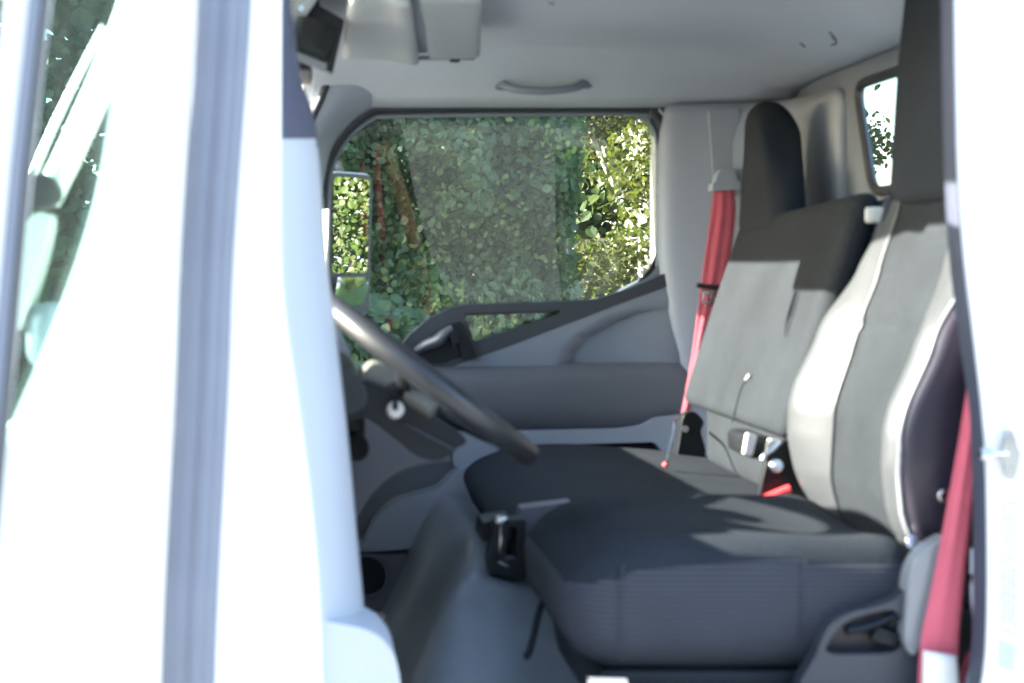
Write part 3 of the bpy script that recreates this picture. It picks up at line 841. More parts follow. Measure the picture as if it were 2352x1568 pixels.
# --- interior mirror beside the monitor, its glass turned to the driver
t = thing('interior_mirror', 'black framed interior mirror hanging just below the small monitor', 'mirror', at(705, 180, 0.8))
def rv(u, v, d): return Vector((0.0 + 0.10 * (v - 0.385) + d, u, EZ + v))
bm = new_bm(); plate(bm, rounded([(0.71, 0.338), (0.95, 0.338), (0.95, 0.415), (0.71, 0.415)], 0.02, 5), (), -0.03, 0.0, rv); obj('housing', bm, M['black'], t, bevel=0.006)
bm = new_bm(); plate(bm, rounded([(0.716, 0.344), (0.944, 0.344), (0.944, 0.409), (0.716, 0.409)], 0.018, 5), (), 0.001, 0.002, rv); obj('mirror_glass', bm, M['mirror'], t, smooth=False)
bm = new_bm(); tube(bm, [rv(0.83, 0.40, -0.02), Vector((-0.03, 0.83, EZ + 0.45))], 0.008, 8); obj('stem', bm, M['black'], t)

# --- dashboard
bm = new_bm()
dp = [(-0.26, -0.13), (-0.05, -0.105), (0.03, -0.115), (0.060, -0.135), (0.062, -0.18), (0.05, -0.30), (0.06, -0.36), (0.03, -0.44), (-0.05, -0.5), (-0.26, -0.52)]
plate(bm, cm2([(x, EZ + z) for x, z in dp], 4), (), 0.72, 1.56); dash = obj('dashboard', bm, M['dash'], cab, bevel=0.01)
bm = new_bm(); plate(bm, cm2([(x - 0.10, EZ + z) for x, z in dp], 4), (), 0.10, 0.715); obj('driver_panel', bm, M['black'], dash, bevel=0.01)
bm = new_bm(); plate(bm, cm2([(-0.2, EZ - 0.16), (-0.10, EZ - 0.125), (-0.02, EZ - 0.122), (0.06, EZ - 0.145), (0.05, EZ - 0.20), (-0.18, EZ - 0.22)], 5), (), 0.20, 0.68); obj('instrument_hood', bm, M['black'], dash, bevel=0.012)
bm = new_bm(); plate(bm, cm2(xz(0.95, [(690, 900), (800, 928), (868, 948), (955, 1008), (1020, 1034), (960, 1044), (900, 1066), (850, 1108), (800, 1170), (690, 1200)]), 4), (), 0.80, 1.15); obj('centre_stack', bm, M['dash'], dash, bevel=0.014, seg=4)
bm = new_bm(); rbox(bm, at(806, 975, 0.55), (0.045, 0.05, 0.09), 0.015, 5); obj('lever_boot', bm, M['black'], dash)
bm = new_bm(); disc(bm, at(812, 1028, 0.52), (0.6, -1, 0.2), 0.022, 0.03, 24); obj('rotary_knob', bm, M['black'], dash, bevel=0.005)

# --- floor and engine cover
def floorf(u, v):
    x = -0.15 + 1.2 * u; y = 0.06 + 1.48 * v
    side = sstep(0.34, 0.66, y)
    front = sstep(0.10, 0.285 - 0.04 * sstep(0.7, 0.4, y), x + 0.03 * math.sin(y * 4))
    z = -0.765 + 0.275 * front * (0.25 + 0.75 * side)
    z += 0.014 * math.exp(-((y - 0.585) / 0.03) ** 2) * front
    z -= 0.02 * math.exp(-((x - 0.36) / 0.05) ** 2) * front * side
    z += 0.03 * sstep(0.40, 0.46, x) * front * (1 - side)
    return Vector((x, y, EZ + z))
bm = new_bm(); grid(bm, 90, 80, floorf); obj('floor_mat', bm, M['mat'], cab, solid=-0.02)
bm = new_bm(); rbox(bm, (0.46, 0.82, EZ - 0.90), (1.2, 1.62, 0.18), 0.03, 3); obj('floor_pan', bm, M['paint'], cab)

# --- near front post (white), its weatherstrip and shaded jamb
post_r = [(648, -120), (646, 300), (646, 600), (660, 760), (688, 950), (718, 1180), (736, 1420), (744, 1800)]
pr = catmull(pl(0.0, post_r), 6)
bm = new_bm(); plate(bm, [(-0.245, EZ - 0.12), (-0.245, EZ + 0.48)] + [(p.x, p.z) for p in pr] + [(-0.40, pr[-1].z), (-0.40, EZ - 0.20)], (), 0.0, 0.05); fpost = obj('front_post', bm, M['paint'], cab, bevel=0.008)
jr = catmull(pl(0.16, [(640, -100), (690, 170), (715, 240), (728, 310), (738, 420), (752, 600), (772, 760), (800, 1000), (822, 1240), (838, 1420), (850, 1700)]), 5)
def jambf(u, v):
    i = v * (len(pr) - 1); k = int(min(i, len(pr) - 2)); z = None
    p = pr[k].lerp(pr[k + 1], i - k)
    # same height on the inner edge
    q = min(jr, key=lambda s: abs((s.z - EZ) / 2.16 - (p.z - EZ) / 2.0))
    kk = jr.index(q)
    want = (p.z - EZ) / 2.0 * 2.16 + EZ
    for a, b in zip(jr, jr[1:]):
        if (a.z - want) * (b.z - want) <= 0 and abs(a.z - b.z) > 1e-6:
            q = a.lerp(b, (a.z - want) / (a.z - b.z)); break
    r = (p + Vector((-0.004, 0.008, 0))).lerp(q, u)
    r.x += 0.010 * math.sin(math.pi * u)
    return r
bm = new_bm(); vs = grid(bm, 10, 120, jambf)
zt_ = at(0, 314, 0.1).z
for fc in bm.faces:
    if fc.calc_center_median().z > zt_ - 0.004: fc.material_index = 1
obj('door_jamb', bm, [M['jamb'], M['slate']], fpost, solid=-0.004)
bm = new_bm()
def wsp(u, v):
    y = -60 + 1760 * v
    xl = interp(y, [(-60, 456), (700, 412), (1568, 372), (1700, 366)]); xr = interp(y, [(-60, 578), (700, 530), (1568, 492), (1700, 486)])
    x = xl + (xr - xl) * u
    b = 0.016 * (math.sin(math.pi * u)) ** 0.6 - 0.005 * math.exp(-((u - 0.42) / 0.10) ** 2) - 0.002 * math.exp(-((u - 0.74) / 0.07) ** 2)
    b += 0.002 * math.exp(-((y - 1350) / 40.0) ** 2)
    return at(x, y, -0.004 - max(0, b))
grid(bm, 28, 60, wsp); obj('weatherstrip', bm, M['seal'], fpost)
bm = new_bm(); plate(bm, rounded(xz(0.04, [(700, 1410), (838, 1436), (878, 1458), (906, 1498), (918, 1552), (920, 1800), (700, 1800)]), 0.02), (), 0.02, 0.16); obj('wheel_arch', bm, M['jamb'], fpost, bevel=0.02, seg=5)  # white paint here too, its shade put into the colour

# --- near rear post, its weatherstrip, striker and printed sticker
br = catmull(pl(0.0, [(2186, -120), (2190, 200), (2196, 420), (2210, 600), (2232, 780), (2252, 960), (2261, 1120), (2263, 1400), (2252, 1560), (2215, 1700)]), 6)
bm = new_bm(); plate(bm, [(p.x, p.z) for p in br] + [(1.14, br[-1].z), (1.14, br[0].z)], (), 0.0, 0.02); rpost = obj('rear_post', bm, M['paint'], cab, bevel=0.006, seg=4)
bm = new_bm(); plate(bm, [(p.x + 0.022, p.z) for p in br] + [(1.06, br[-1].z), (1.06, br[0].z)], (), 0.024, 0.06); obj('inner_trim', bm, M['card_dark'], rpost, bevel=0.006)
bl = catmull(pl(0.022, [(2160, -120), (2164, 200), (2170, 420), (2182, 600), (2204, 780), (2222, 900), (2232, 1020), (2236, 1300), (2232, 1480), (2216, 1620)]), 6)
bR = catmull(pl(-0.002, [(2189, -120), (2193, 200), (2199, 420), (2213, 600), (2235, 780), (2255, 960), (2264, 1120), (2266, 1400), (2255, 1560), (2218, 1700)]), 6)
def bsealf(u, v):
    n_ = len(bl) - 1
    i = v * n_; k = int(min(i, n_ - 1)); a = bl[k].lerp(bl[k + 1], i - k); b = bR[k].lerp(bR[k + 1], i - k)
    r = a.lerp(b, u); r.y -= 0.010 * math.sin(math.pi * u) ** 0.7 - 0.003 * math.exp(-((u - 0.35) / 0.08) ** 2)
    return r
bm = new_bm(); grid(bm, 16, 90, bsealf); obj('weatherstrip', bm, M['seal_dark'], rpost)
bm = new_bm(); plate(bm, cm2(xz(-0.006, [(2318, 986), (2328, 1000), (2334, 1022), (2342, 1044), (2336, 1066), (2330, 1092), (2320, 1104), (2311, 1092), (2308, 1066), (2300, 1046), (2307, 1020), (2311, 998)]), 4), (), -0.012, -0.001); strk = obj('striker', bm, M['chrome'], rpost, bevel=0.002)
bm = new_bm(); tube(bm, [at(2310, 1042, -0.02), at(2290, 1043, -0.03), at(2270, 1043, -0.03)], 0.0042, 8); obj('striker_pin', bm, M['chrome'], strk)
bm = new_bm(); disc(bm, at(2263, 1043, -0.03), (1, 0, 0), 0.0075, 0.012, 16); obj('pin_head', bm, M['chrome'], strk)
for py in (1008, 1082):
    bm = new_bm(); disc(bm, at(2319, py, -0.014), (0, -1, 0), 0.006, 0.005, 6); obj('bolt', bm, M['chrome'], strk)
M['sticker'] = mat('sticker_film', (0.76, 0.78, 0.80), 0.35)
M['print'] = mat('faded_print', (0.36, 0.39, 0.45), 0.6)
bm = new_bm(); plate(bm, rounded(xz(-0.002, [(2296, 1130), (2346, 1128), (2342, 1540), (2284, 1544)]), 0.002), (), -0.0035, -0.0005); stick = obj('sticker', bm, M['sticker'], rpost, smooth=False)
bm = new_bm()
rnd = random.Random(4)
def mark(a, b, c, d):
    p = [at(*q, -0.004) for q in (a, b, c, d)]
    vs = [bm.verts.new(q) for q in p]
    bm.faces.new(vs)
for row in range(5):                                    # faint upright lines of small print
    x0 = 2302 + row * 9
    y = 1150
    while y < 1290:
        h = rnd.uniform(5, 14)
        mark((x0, y), (x0 + 4, y), (x0 + 4, y + h), (x0, y + h)); y += h + rnd.uniform(3, 9)
for row in range(4):
    x0 = 2300 + row * 10
    y = 1304
    while y < 1430:
        h = rnd.uniform(8, 24)
        mark((x0, y), (x0 + 5, y), (x0 + 5, y + h), (x0, y + h)); y += h + rnd.uniform(3, 7)
mark((2297, 1438), (2336, 1458), (2336, 1464), (2297, 1444))
for k in range(11):
    y = 1466 + k * 6
    mark((2294 - k * 0.3, y), (2336 - k * 0.4, y + 18), (2336 - k * 0.4, y + 21), (2294 - k * 0.3, y + 3))
obj('printed_marks', bm, M['print'], stick, smooth=False)
# sill under the opening
bm = new_bm(); rbox(bm, (0.42, 0.05, EZ - 0.63), (0.98, 0.10, 0.12), 0.02, 4); obj('door_sill', bm, M['paint'], cab)

# --- the open driver door, hinged at the front post
def D(t, z, dpt):          # t: distance along the door from its hinge, z: height, dpt: depth out from the inner face
    return Vector((-0.224 + 0.09 * z - dpt, -t, EZ + z))
whole = [(0.300, 0.36), (0.300, 0.286), (0.302, 0.193), (0.341, 0.0986), (0.423, 0.0256), (0.565, -0.054), (0.689, -0.110), (0.752, -0.134), (0.752, -0.05), (0.753, 0.074), (0.738, 0.212), (0.70, 0.36)]
wh = [(p.x, p.y) for p in catmull([(a, b, 0) for a, b in whole], 4, True)]
DO = [(0.003, -0.75), (0.90, -0.75), (0.905, 0.0), (0.885, 0.30), (0.82, 0.43), (0.25, 0.43), (0.003, 0.43)]
bm = new_bm()
plate(bm, DO, [wh], 0.0, 0.005, lambda t, z, d: D(t, z, d))
ddoor = obj('driver_door', bm, M['paint'], cab, smooth=False)
# the outer skin's opening is wider: the pane sits in a channel between the two
wo = [(0.12, 0.30), (0.06, 0.20), (0.05, 0.0), (0.05, -0.150), (0.752, -0.150), (0.757, 0.074), (0.742, 0.212), (0.71, 0.37), (0.20, 0.37)]
bm = new_bm(); plate(bm, [(min(t_, 0.86 if z_ < 0.1 else 0.85), z_) for t_, z_ in DO], [wo], 0.008, 0.012, lambda t, z, d: D(t, z, d)); obj('outer_skin', bm, M['paint'], ddoor, smooth=False)
bm = new_bm(); plate(bm, [(0.055, -0.146), (0.750, -0.146), (0.755, 0.074), (0.740, 0.212), (0.708, 0.365), (0.21, 0.365), (0.125, 0.298), (0.065, 0.2)], (), 0.0065, 0.0075, lambda t, z, d: D(t, z, d)); obj('window_glass', bm, M['glass_door'], ddoor, smooth=False)
def strip(ta, tb, d0, d1):
    zs = [(-0.75, 0), (-0.05, 0), (0.074, 0.001), (0.212, -0.014), (0.30, -0.03), (0.36, -0.05)]
    pts = [(ta + o_, z) for z, o_ in zs] + [(tb + o_, z) for z, o_ in reversed(zs)]
    b = new_bm(); plate(b, pts, (), d0, d1, lambda t, z, d: D(t, z, d)); return b
obj('glass_run', strip(0.766, 0.794, -0.0015, -0.0002), M['run'], ddoor, smooth=False)
obj('run_lip', strip(0.796, 0.806, -0.003, -0.0002), M['rubber'], ddoor, smooth=False)
obj('weatherstrip', strip(0.808, 0.846, -0.002, -0.0002), M['seal'], ddoor, smooth=False)

# door mirror on its stay, outside the front corner: it shows through the door glass
t = thing('side_mirror', 'white door mirror on a slanted stay, seen through the open door glass', 'mirror', (-0.30, 0.02, EZ - 0.1))
bm = new_bm(); tube(bm, catmull([at(105, 460, 0.02), at(150, 372, 0.02), at(215, 230, 0.02), at(262, 120, 0.02), at(300, 20, 0.02)], 5), 0.019, 12); obj('stay', bm, M['paint'], t)
bm = new_bm(); tube(bm, catmull([at(70, 420, 0.05), at(120, 300, 0.05), at(190, 155, 0.05), at(240, 60, 0.05)], 5), 0.006, 10); obj('stay_brace', bm, M['chrome'], t)
bm = new_bm(); plate(bm, cm2(xz(0.03, [(82, 500), (122, 498), (112, 570), (88, 660), (60, 742), (46, 748), (38, 660), (40, 590)]), 4), (), 0.0, 0.06); obj('housing', bm, M['white_plastic'], t, bevel=0.006)
bm = new_bm(); rbox(bm, at(112, 770, 0.03), (0.055, 0.07, 0.085), 0.026, 8); obj('lower_housing', bm, M['card'], t)
bm = new_bm(); disc(bm, at(100, 440, 0.0), (0, -1, 0), 0.022, 0.05, 20); obj('pivot', bm, M['black'], t, bevel=0.004)

# --- passenger-side mirror outside the window
t = thing('door_mirror', 'dark framed passenger door mirror filled with bright green leaves', 'mirror', (0.09, 1.98, EZ))
mc = at(806, 540, 1.97)
nx = Vector((0.77, -0.64, -0.03)).normalized()
ax = Vector((0.64, 0.77, 0)).normalized()
az = nx.cross(ax).normalized()
if az.z < 0: az = -az
def mp(u, v, d): return mc + ax * u + az * v - nx * d
def mplate(u0, u1, v0, v1, d0, d1, r=0.02):
    b = new_bm(); plate(b, rounded([(u0, v0), (u1, v0), (u1, v1), (u0, v1)], r, 5), (), d0, d1, lambda u, v, d: mp(u, v, d)); return b
obj('housing', mplate(-0.085, 0.085, -0.20, 0.155, 0.004, 0.05, 0.03), M['paint'], t, bevel=0.012)
obj('frame', mplate(-0.083, 0.083, -0.197, 0.152, 0.000, 0.004, 0.028), M['rubber'], t, bevel=0.002)
obj('mirror_glass', mplate(-0.074, 0.066, -0.092, 0.142, -0.003, -0.0005, 0.015), M['mirror'], t, smooth=False)
# the small wide-angle glass below is a shallow dome tipped towards the ground
bm = new_bm()
def cvx(u, v):
    a = (2 * u - 1); b = (2 * v - 1)
    return mp(-0.004 + 0.062 * a, -0.143 + 0.040 * b, -0.004 - 0.011 * b - 0.008 * (1 - 0.5 * (a * a + b * b)))
grid(bm, 16, 16, cvx); obj('wide_angle_glass', bm, M['mirror'], t)
bm = new_bm(); tube(bm, catmull([mp(0.0, 0.13, 0.04), mp(0.02, 0.17, 0.06), Vector((0.0, 1.72, EZ + 0.30))], 5), 0.010, 8); obj('stay', bm, M['rubber'], t)
bm = new_bm(); tube(bm, catmull([mp(0.0, -0.18, 0.04), mp(0.0, -0.24, 0.06), Vector((-0.05, 1.70, EZ - 0.28))], 5), 0.010, 8); obj('stay', bm, M['rubber'], t)

# ------------------------------------------------------------------ steering wheel and column
SW = Vector((0.165, 0.42, EZ - 0.1575))
su = Vector((0.80, 0, -0.60)); sv = Vector((0, 1, 0)); sn = Vector((0.60, 0, 0.80))
t = thing('steering_wheel', 'dark steering wheel seen edge-on in front of the driver seat', 'steering wheel', SW)
bm = new_bm(); tube(bm, [SW + su * 0.192 * math.cos(a) + sv * 0.192 * math.sin(a) for a in [i * 2 * math.pi / 72 for i in range(72)]], 0.0185, 14, True, up=sn); obj('rim', bm, M['rim'], t)
bm = new_bm(); disc(bm, SW - sn * 0.035, sn, 0.062, 0.045, 32, 0.05); obj('hub', bm, M['black'], t, bevel=0.008)
for a in (0.25, math.pi - 0.25, math.pi / 2 + math.pi):
    d = su * math.sin(a) * -1 + sv * math.cos(a)
    bm = new_bm(); tube(bm, catmull([SW - sn * 0.035 + d * 0.04, SW - sn * 0.022 + d * 0.12, SW + d * 0.20], 5), 0.013, 10, flat=0.5, up=sn); obj('spoke', bm, M['black'], t)

bm = new_bm(); plate(bm, cm2(xz(0.42, [(760, 930), (782, 896), (806, 878), (840, 868), (885, 886), (940, 916), (1010, 958), (1062, 1000), (1036, 1022), (1004, 1046), (952, 1036), (900, 996), (838, 952), (792, 960)]), 4), (), 0.355, 0.485); colu = obj('steering_column', bm, M['column'], cab, bevel=0.012, seg=4)
bm = new_bm(); plate(bm, cm2(xz(0.43, [(828, 866), (842, 838), (866, 830), (905, 848), (948, 880), (990, 920), (975, 926), (930, 904), (880, 884)]), 4), (), 0.375, 0.475); obj('upper_cover', bm, M['cover'], colu, bevel=0.008)
bm = new_bm(); tube(bm, [at(935, 905, 0.345), at(962, 922, 0.335), at(996, 944, 0.325)], [0.010, 0.013, 0.012], 12); obj('stalk', bm, M['cover'], colu)
bm = new_bm(); tube(bm, pl(0.35, [(930, 972), (980, 1000), (1046, 1034)]), 0.003, 6); obj('shroud_seam', bm, M['rail'], colu)
t = thing('ignition_key', 'bright ignition key barrel with a black key on the steering column side', 'key', at(908, 940, 0.345))
bm = new_bm(); disc(bm, at(908, 941, 0.345), (0.1, -1, 0.25), 0.0125, 0.018, 24); obj('barrel', bm, M['white_plastic'], t, bevel=0.003)
bm = new_bm(); rbox(bm, at(908, 930, 0.332), (0.008, 0.022, 0.014), 0.003, 3); obj('key_head', bm, M['black'], t)

# ------------------------------------------------------------------ driver seat
drv = thing('driver_seat', 'driver seat with dark ribbed cushion, pale side bolsters and tall headrest', 'seat', (0.6, 0.36, EZ - 0.75))
# cushion: domed top, sides ribbed
def dcush(q, h):
    x, y, z = q
    top = sstep(-h.z, h.z, z)
    fx = (x + h.x) / (2 * h.x)
    # side wings higher than the middle, waterfall front
    z += 0.018 * (abs(y) / h.y) ** 2 * top * sstep(0.1, 0.6, fx) - 0.022 * (1 - sstep(0.0, 0.22, fx)) * top
    z += 0.012 * math.exp(-((fx - 0.32) / 0.25) ** 2) * (1 - (abs(y) / h.y) ** 2) * top - 0.008 * math.exp(-((fx - 0.75) / 0.2) ** 2) * (1 - (abs(y) / h.y) ** 2) * top
    x += 0.006 * (1 - top) * (1 - fx)
    y *= 1 - 0.01 * (1 - top)
    return (x, y, z)
bm = new_bm(); rbox(bm, (0.577, 0.365, EZ - 0.450), (0.49, 0.50, 0.17), 0.066, 28, dcush)
for fc in bm.faces:
    c = fc.calc_center_median(); nn = fc.normal
    fc.material_index = 1 if nn.z < 0.45 else 0
dc = obj('cushion', bm, [M['cushion'], M['ribbed']], drv)
bm = new_bm(); tube(bm, catmull([Vector((0.405, 0.118, EZ - 0.515)), Vector((0.402, 0.1125, EZ - 0.45)), Vector((0.408, 0.120, EZ - 0.385))], 5), 0.0010, 6); obj('cushion_seam', bm, M['ribbed'], dc)
bm = new_bm(); tube(bm, catmull([Vector((0.64, 0.117, EZ - 0.50)), Vector((0.64, 0.1125, EZ - 0.44)), Vector((0.642, 0.122, EZ - 0.378))], 5), 0.0010, 6); obj('cushion_seam', bm, M['ribbed'], dc)
bm = new_bm(); rbox(bm, (0.60, 0.365, EZ - 0.565), (0.44, 0.44, 0.07), 0.015, 4); obj('seat_frame', bm, M['black'], drv)
bm = new_bm(); rbox(bm, (0.60, 0.37, EZ - 0.68), (0.36, 0.36, 0.19), 0.02, 4); obj('pedestal', bm, M['metal_black'], drv)
bm = new_bm(); plate(bm, rounded(xz(0.10, [(1350, 1554), (1440, 1556), (1442, 1600), (1345, 1600)]), 0.004), (), 0.095, 0.11); obj('runner_end', bm, M['chrome'], drv, bevel=0.002)
bm = new_bm(); tube(bm, catmull([at(1256, 1372, 0.42), at(1240, 1400, 0.40), at(1226, 1460, 0.38), at(1214, 1502, 0.37), at(1204, 1508, 0.37)], 5), 0.0055, 8); obj('adjuster_bar', bm, M['metal_black'], drv)

# backrest surfaces
XC = [(-0.46, 0.835), (-0.40, 0.822), (-0.32, 0.806), (-0.22, 0.812), (-0.10, 0.846), (0.0, 0.880), (0.09, 0.905), (0.20, 0.925)]
PB = [(-0.46, 0.005), (-0.40, 0.018), (-0.34, 0.038), (-0.26, 0.052), (-0.18, 0.054), (-0.08, 0.040), (0.0, 0.020), (0.06, 0.008), (0.10, 0.0), (0.20, -0.004)]
YC = 0.365
def bx(y, z):
    d = abs(y - YC)
    b = sstep(0.105, 0.232, d)
    return interp(z, XC) - interp(z, PB) * b + 0.006 * math.exp(-((z + 0.085) / 0.012) ** 2) * (1 - b)
def halfw(z): return interp(z, [(-0.46, 0.215), (-0.40, 0.235), (-0.25, 0.258), (-0.10, 0.252), (0.05, 0.222), (0.10, 0.20), (0.12, 0.17), (0.20, 0.15)])
bm = new_bm()
def dpanel(u, v):
    z = -0.45 + 0.63 * v
    y = YC + (u - 0.5) * 2 * 0.125 * (1 - 0.12 * sstep(0.05, 0.18, z))
    return Vector((bx(y, z) + 0.03 * sstep(0.13, 0.185, z) ** 2, y, EZ + z))
grid(bm, 24, 80, dpanel); bkp = obj('back_panel', bm, M['fabric'], drv, solid=-0.03)
def bolster(sign, u0, u1, nu):
    b = new_bm()
    def f(u, v):
        z = -0.45 + 0.57 * v
        s = u0 + (u1 - u0) * u
        hw = halfw(z); inner = 0.125 * (1 - 0.12 * sstep(0.05, 0.18, z))
        if s < 0.55:                                    # across the front to the ridge
            t = s / 0.55
            d = inner + (hw - 0.022 - inner) * t
            x = bx(YC + sign * d, z) - 0.004
            x += 0.014 * t ** 6
        else:                                           # round the ridge and back along the side
            t = (s - 0.55) / 0.45
            ang = min(1.0, t / 0.3) * math.pi / 2
            d = hw - 0.022 + 0.022 * math.sin(ang)
            x = bx(YC + sign * (hw - 0.022), z) + 0.010 + 0.022 * (1 - math.cos(ang))
            if t > 0.3:
                tt = (t - 0.3) / 0.7
                x += 0.13 * tt * interp(z, [(-0.45, 0.6), (-0.3, 1.0), (0.1, 0.7)])
                d += 0.010 * math.sin(math.pi * min(1, tt * 1.2)) - 0.02 * tt
        return Vector((x, YC + sign * d, EZ + z))
    grid(b, nu, 70, f)
    return b
obj('bolster', bolster(1, 0.0, 1.0, 44), M['vinyl'], drv, solid=-0.006)
obj('bolster', bolster(-1, 0.0, 0.60, 30), M['vinyl'], drv, solid=-0.006)
sp_ = obj('side_panel', bolster(-1, 0.602, 1.0, 24), M['vinyl_dark'], drv, solid=-0.006)
bm = new_bm()
pth = []
b2 = bolster(-1, 0.595, 0.601, 1)
b2.verts.ensure_lookup_table()
pth = [b2.verts[i].co + Vector((-0.001, -0.002, 0)) for i in range(0, 71)]
tube(bm, pth, 0.0032, 8); b2.free(); obj('piping', bm, M['silver'], drv)
bm = new_bm(); grid(bm, 14, 40, lambda u, v: Vector((0.955 + 0.06 * sstep(-0.1, 0.15, -0.43 + 0.60 * v) + 0.02 * math.sin(math.pi * u), YC + (u - 0.5) * 2 * (halfw(-0.43 + 0.6 * v) - 0.01), EZ - 0.43 + 0.60 * v))); obj('back_shell', bm, M['vinyl_side'], drv, solid=0.01)
def hrest(q, h):
    return (q.x + 0.06 * q.z + 0.02 * (q.y / h.y) ** 2, q.y * (1 - 0.10 * sstep(0, h.z, q.z)), q.z)
bm = new_bm(); rbox(bm, (0.947, 0.365, EZ + 0.275), (0.10, 0.37, 0.36), 0.032, 20, hrest); obj('headrest', bm, M['cushion'], drv)

# side cover with recliner lever
bm = new_bm(); plate(bm, cm2(xz(0.10, [(1840, 1600), (1868, 1496), (1898, 1432), (1945, 1402), (2000, 1388), (2062, 1362), (2078, 1320), (2096, 1290), (2130, 1300), (2150, 1400), (2130, 1500), (2110, 1600)]), 4), [cm2(xz(0.10, [(1892, 1492), (1920, 1438), (1965, 1412), (2040, 1396), (2062, 1420), (2070, 1462), (2050, 1490), (1990, 1496)]), 4)], 0.085, 0.115); scv = obj('side_cover', bm, M['rail'], drv, bevel=0.010, seg=4)
bm = new_bm(); plate(bm, cm2(xz(0.12, [(1880, 1500), (1910, 1430), (1960, 1400), (2060, 1380), (2085, 1470), (2050, 1510)]), 4), (), 0.113, 0.12); obj('cover_well', bm, M['vinyl_dark'], scv)
bm = new_bm(); tube(bm, catmull(pl(0.092, [(1944, 1446), (1975, 1442), (2020, 1428), (2056, 1412)]), 5), [0.0105 - 0.0003 * i for i in range(16)], 12, flat=0.7); obj('recliner_lever', bm, M['column'], scv)
bm = new_bm(); rbox(bm, at(2034, 1462, 0.10), (0.038, 0.02, 0.024), 0.008, 5, None, Matrix.Rotation(R(20), 3, 'Y')); obj('height_knob', bm, M['black'], scv)
bm = new_bm(); tube(bm, pl(0.098, [(2070, 1360), (2064, 1400), (2048, 1440)]), 0.004, 8); obj('cover_gap', bm, M['black'], scv)
bm = new_bm(); plate(bm, cm2(xz(0.085, [(2072, 1462), (2078, 1380), (2082, 1320), (2102, 1276), (2140, 1244), (2176, 1232), (2176, 1290), (2150, 1370), (2120, 1450), (2092, 1500)]), 4), (), 0.072, 0.105); obj('recliner_cover', bm, M['silver'], drv, bevel=0.014, seg=5)
bm = new_bm(); disc(bm, at(2168, 1138, 0.10), (0, -1, 0), 0.009, 0.012, 16); obj('pivot_bolt', bm, M['chrome'], drv, bevel=0.002)
bm = new_bm(); disc(bm, at(2098, 1246, 0.12), (0, -1, 0.3), 0.011, 0.012, 12); obj('pivot_bolt', bm, M['chrome'], drv, bevel=0.002)

# ------------------------------------------------------------------ passenger bench
pas = thing('passenger_seat', 'grey cloth passenger bench with one tall headrest and worn torn cover', 'seat', (0.6, 1.04, EZ - 0.6))
def lean(q, h, k=0.315):
    return (q.x + k * q.z, q.y, q.z)
def outb(q, h):
    z = q.z + h.z
    hz = z / (2 * h.z)
    return (q.x + 0.315 * z + 0.010 * (1 - (q.y / h.y) ** 2) * sstep(0.2, 0.5, hz) * (1 - sstep(0.8, 1.0, hz)), q.y, q.z)
def wideb(q, h):
    v = outb(q, h)
    hz = (q.z + h.z) / (2 * h.z)
    return (v[0], v[1], v[2] + 0.014 * (-q.y / h.y) * sstep(0.5, 1, hz))
bm = new_bm(); rbox(bm, (0.802, 1.045, EZ - 0.083), (0.056, 0.725, 0.400), 0.026, 34, wideb); ob_ = obj('backrest', bm, M['fabric'], pas)
def phead(q, h):
    z = q.z + h.z; hz = z / (2 * h.z)
    y = q.y * (1 - 0.48 * hz) + 0.052 * hz
    return (q.x + 0.06 * z + 0.012 * (1 - hz) + 0.02 * (q.y / h.y) ** 2 * hz, y, q.z - 0.075 * (abs(q.y) / h.y) ** 2.5 * sstep(0.3, 1.0, hz))
bm = new_bm(); rbox(bm, (0.917, 1.266, EZ + 0.203), (0.080, 0.285, 0.290), 0.040, 24, phead)
obj('headrest', bm, M['headcloth'], pas)
def centb(q, h):
    z = q.z + h.z
    return (q.x + 0.315 * z, q.y, q.z + 0.02 * (-(q.y) / h.y) * sstep(0.5, 1, z / (2 * h.z)))
bm = new_bm(); rbox(bm, (0.847, 0.835, EZ - 0.087), (0.032, 0.318, 0.385), 0.012, 14, centb); obj('back_shell', bm, M['vinyl_side'], pas)
bm = new_bm(); rbox(bm, (0.945, 0.690, EZ + 0.092), (0.055, 0.02, 0.028), 0.006, 4); obj('hinge_cap', bm, M['white_plastic'], pas)
# worn line and tear on the cover, lying on the front face of the backrest
def onback(px, py, lift=0.0):
    return at(px, py, (0.862 - lift) / ((px - 720) - 0.315 * (620 - py)) * 3700 - 2.0)
bm = new_bm(); tube(bm, [onback(1828, 668), onback(1814, 716), onback(1806, 742), onback(1803, 772)], [0.0035, 0.004, 0.003, 0.001], 6); obj('cover_tear', bm, M['headcloth'], ob_)
bm = new_bm(); tube(bm, catmull([onback(1722, 862), onback(1704, 890), onback(1692, 930), onback(1682, 970)], 4), [0.0006] + [0.0016] * 11 + [0.0008], 6); obj('cover_tear', bm, M['headcloth'], ob_)
bm = new_bm(); tube(bm, [onback(1712, 872, 0.004), onback(1722, 860, 0.004)], [0.001, 0.003], 6); obj('loose_stuffing', bm, M['white_plastic'], ob_)
def pcush(q, h):
    x, y, z = q
    fx = (x + h.x) / (2 * h.x)
    top = sstep(-h.z, h.z, z)
    z += (-0.028 * (1 - sstep(0.0, 0.2, fx)) + 0.012 * math.exp(-((fx - 0.35) / 0.2) ** 2) - 0.018 * sstep(0.6, 1.0, fx)) * top
    z += 0.010 * (y / h.y) * top
    x += 0.03 * (1 - top) * (1 - fx)
    return (x, y, z)
bm = new_bm(); rbox(bm, (0.605, 1.045, EZ - 0.452), (0.595, 0.755, 0.135), 0.048, 26, pcush); obj('cushion', bm, M['cushion'], pas)
bm = new_bm(); rbox(bm, (0.60, 1.09, EZ - 0.545), (0.46, 0.60, 0.06), 0.012, 4); obj('seat_frame', bm, M['metal_black'], pas)
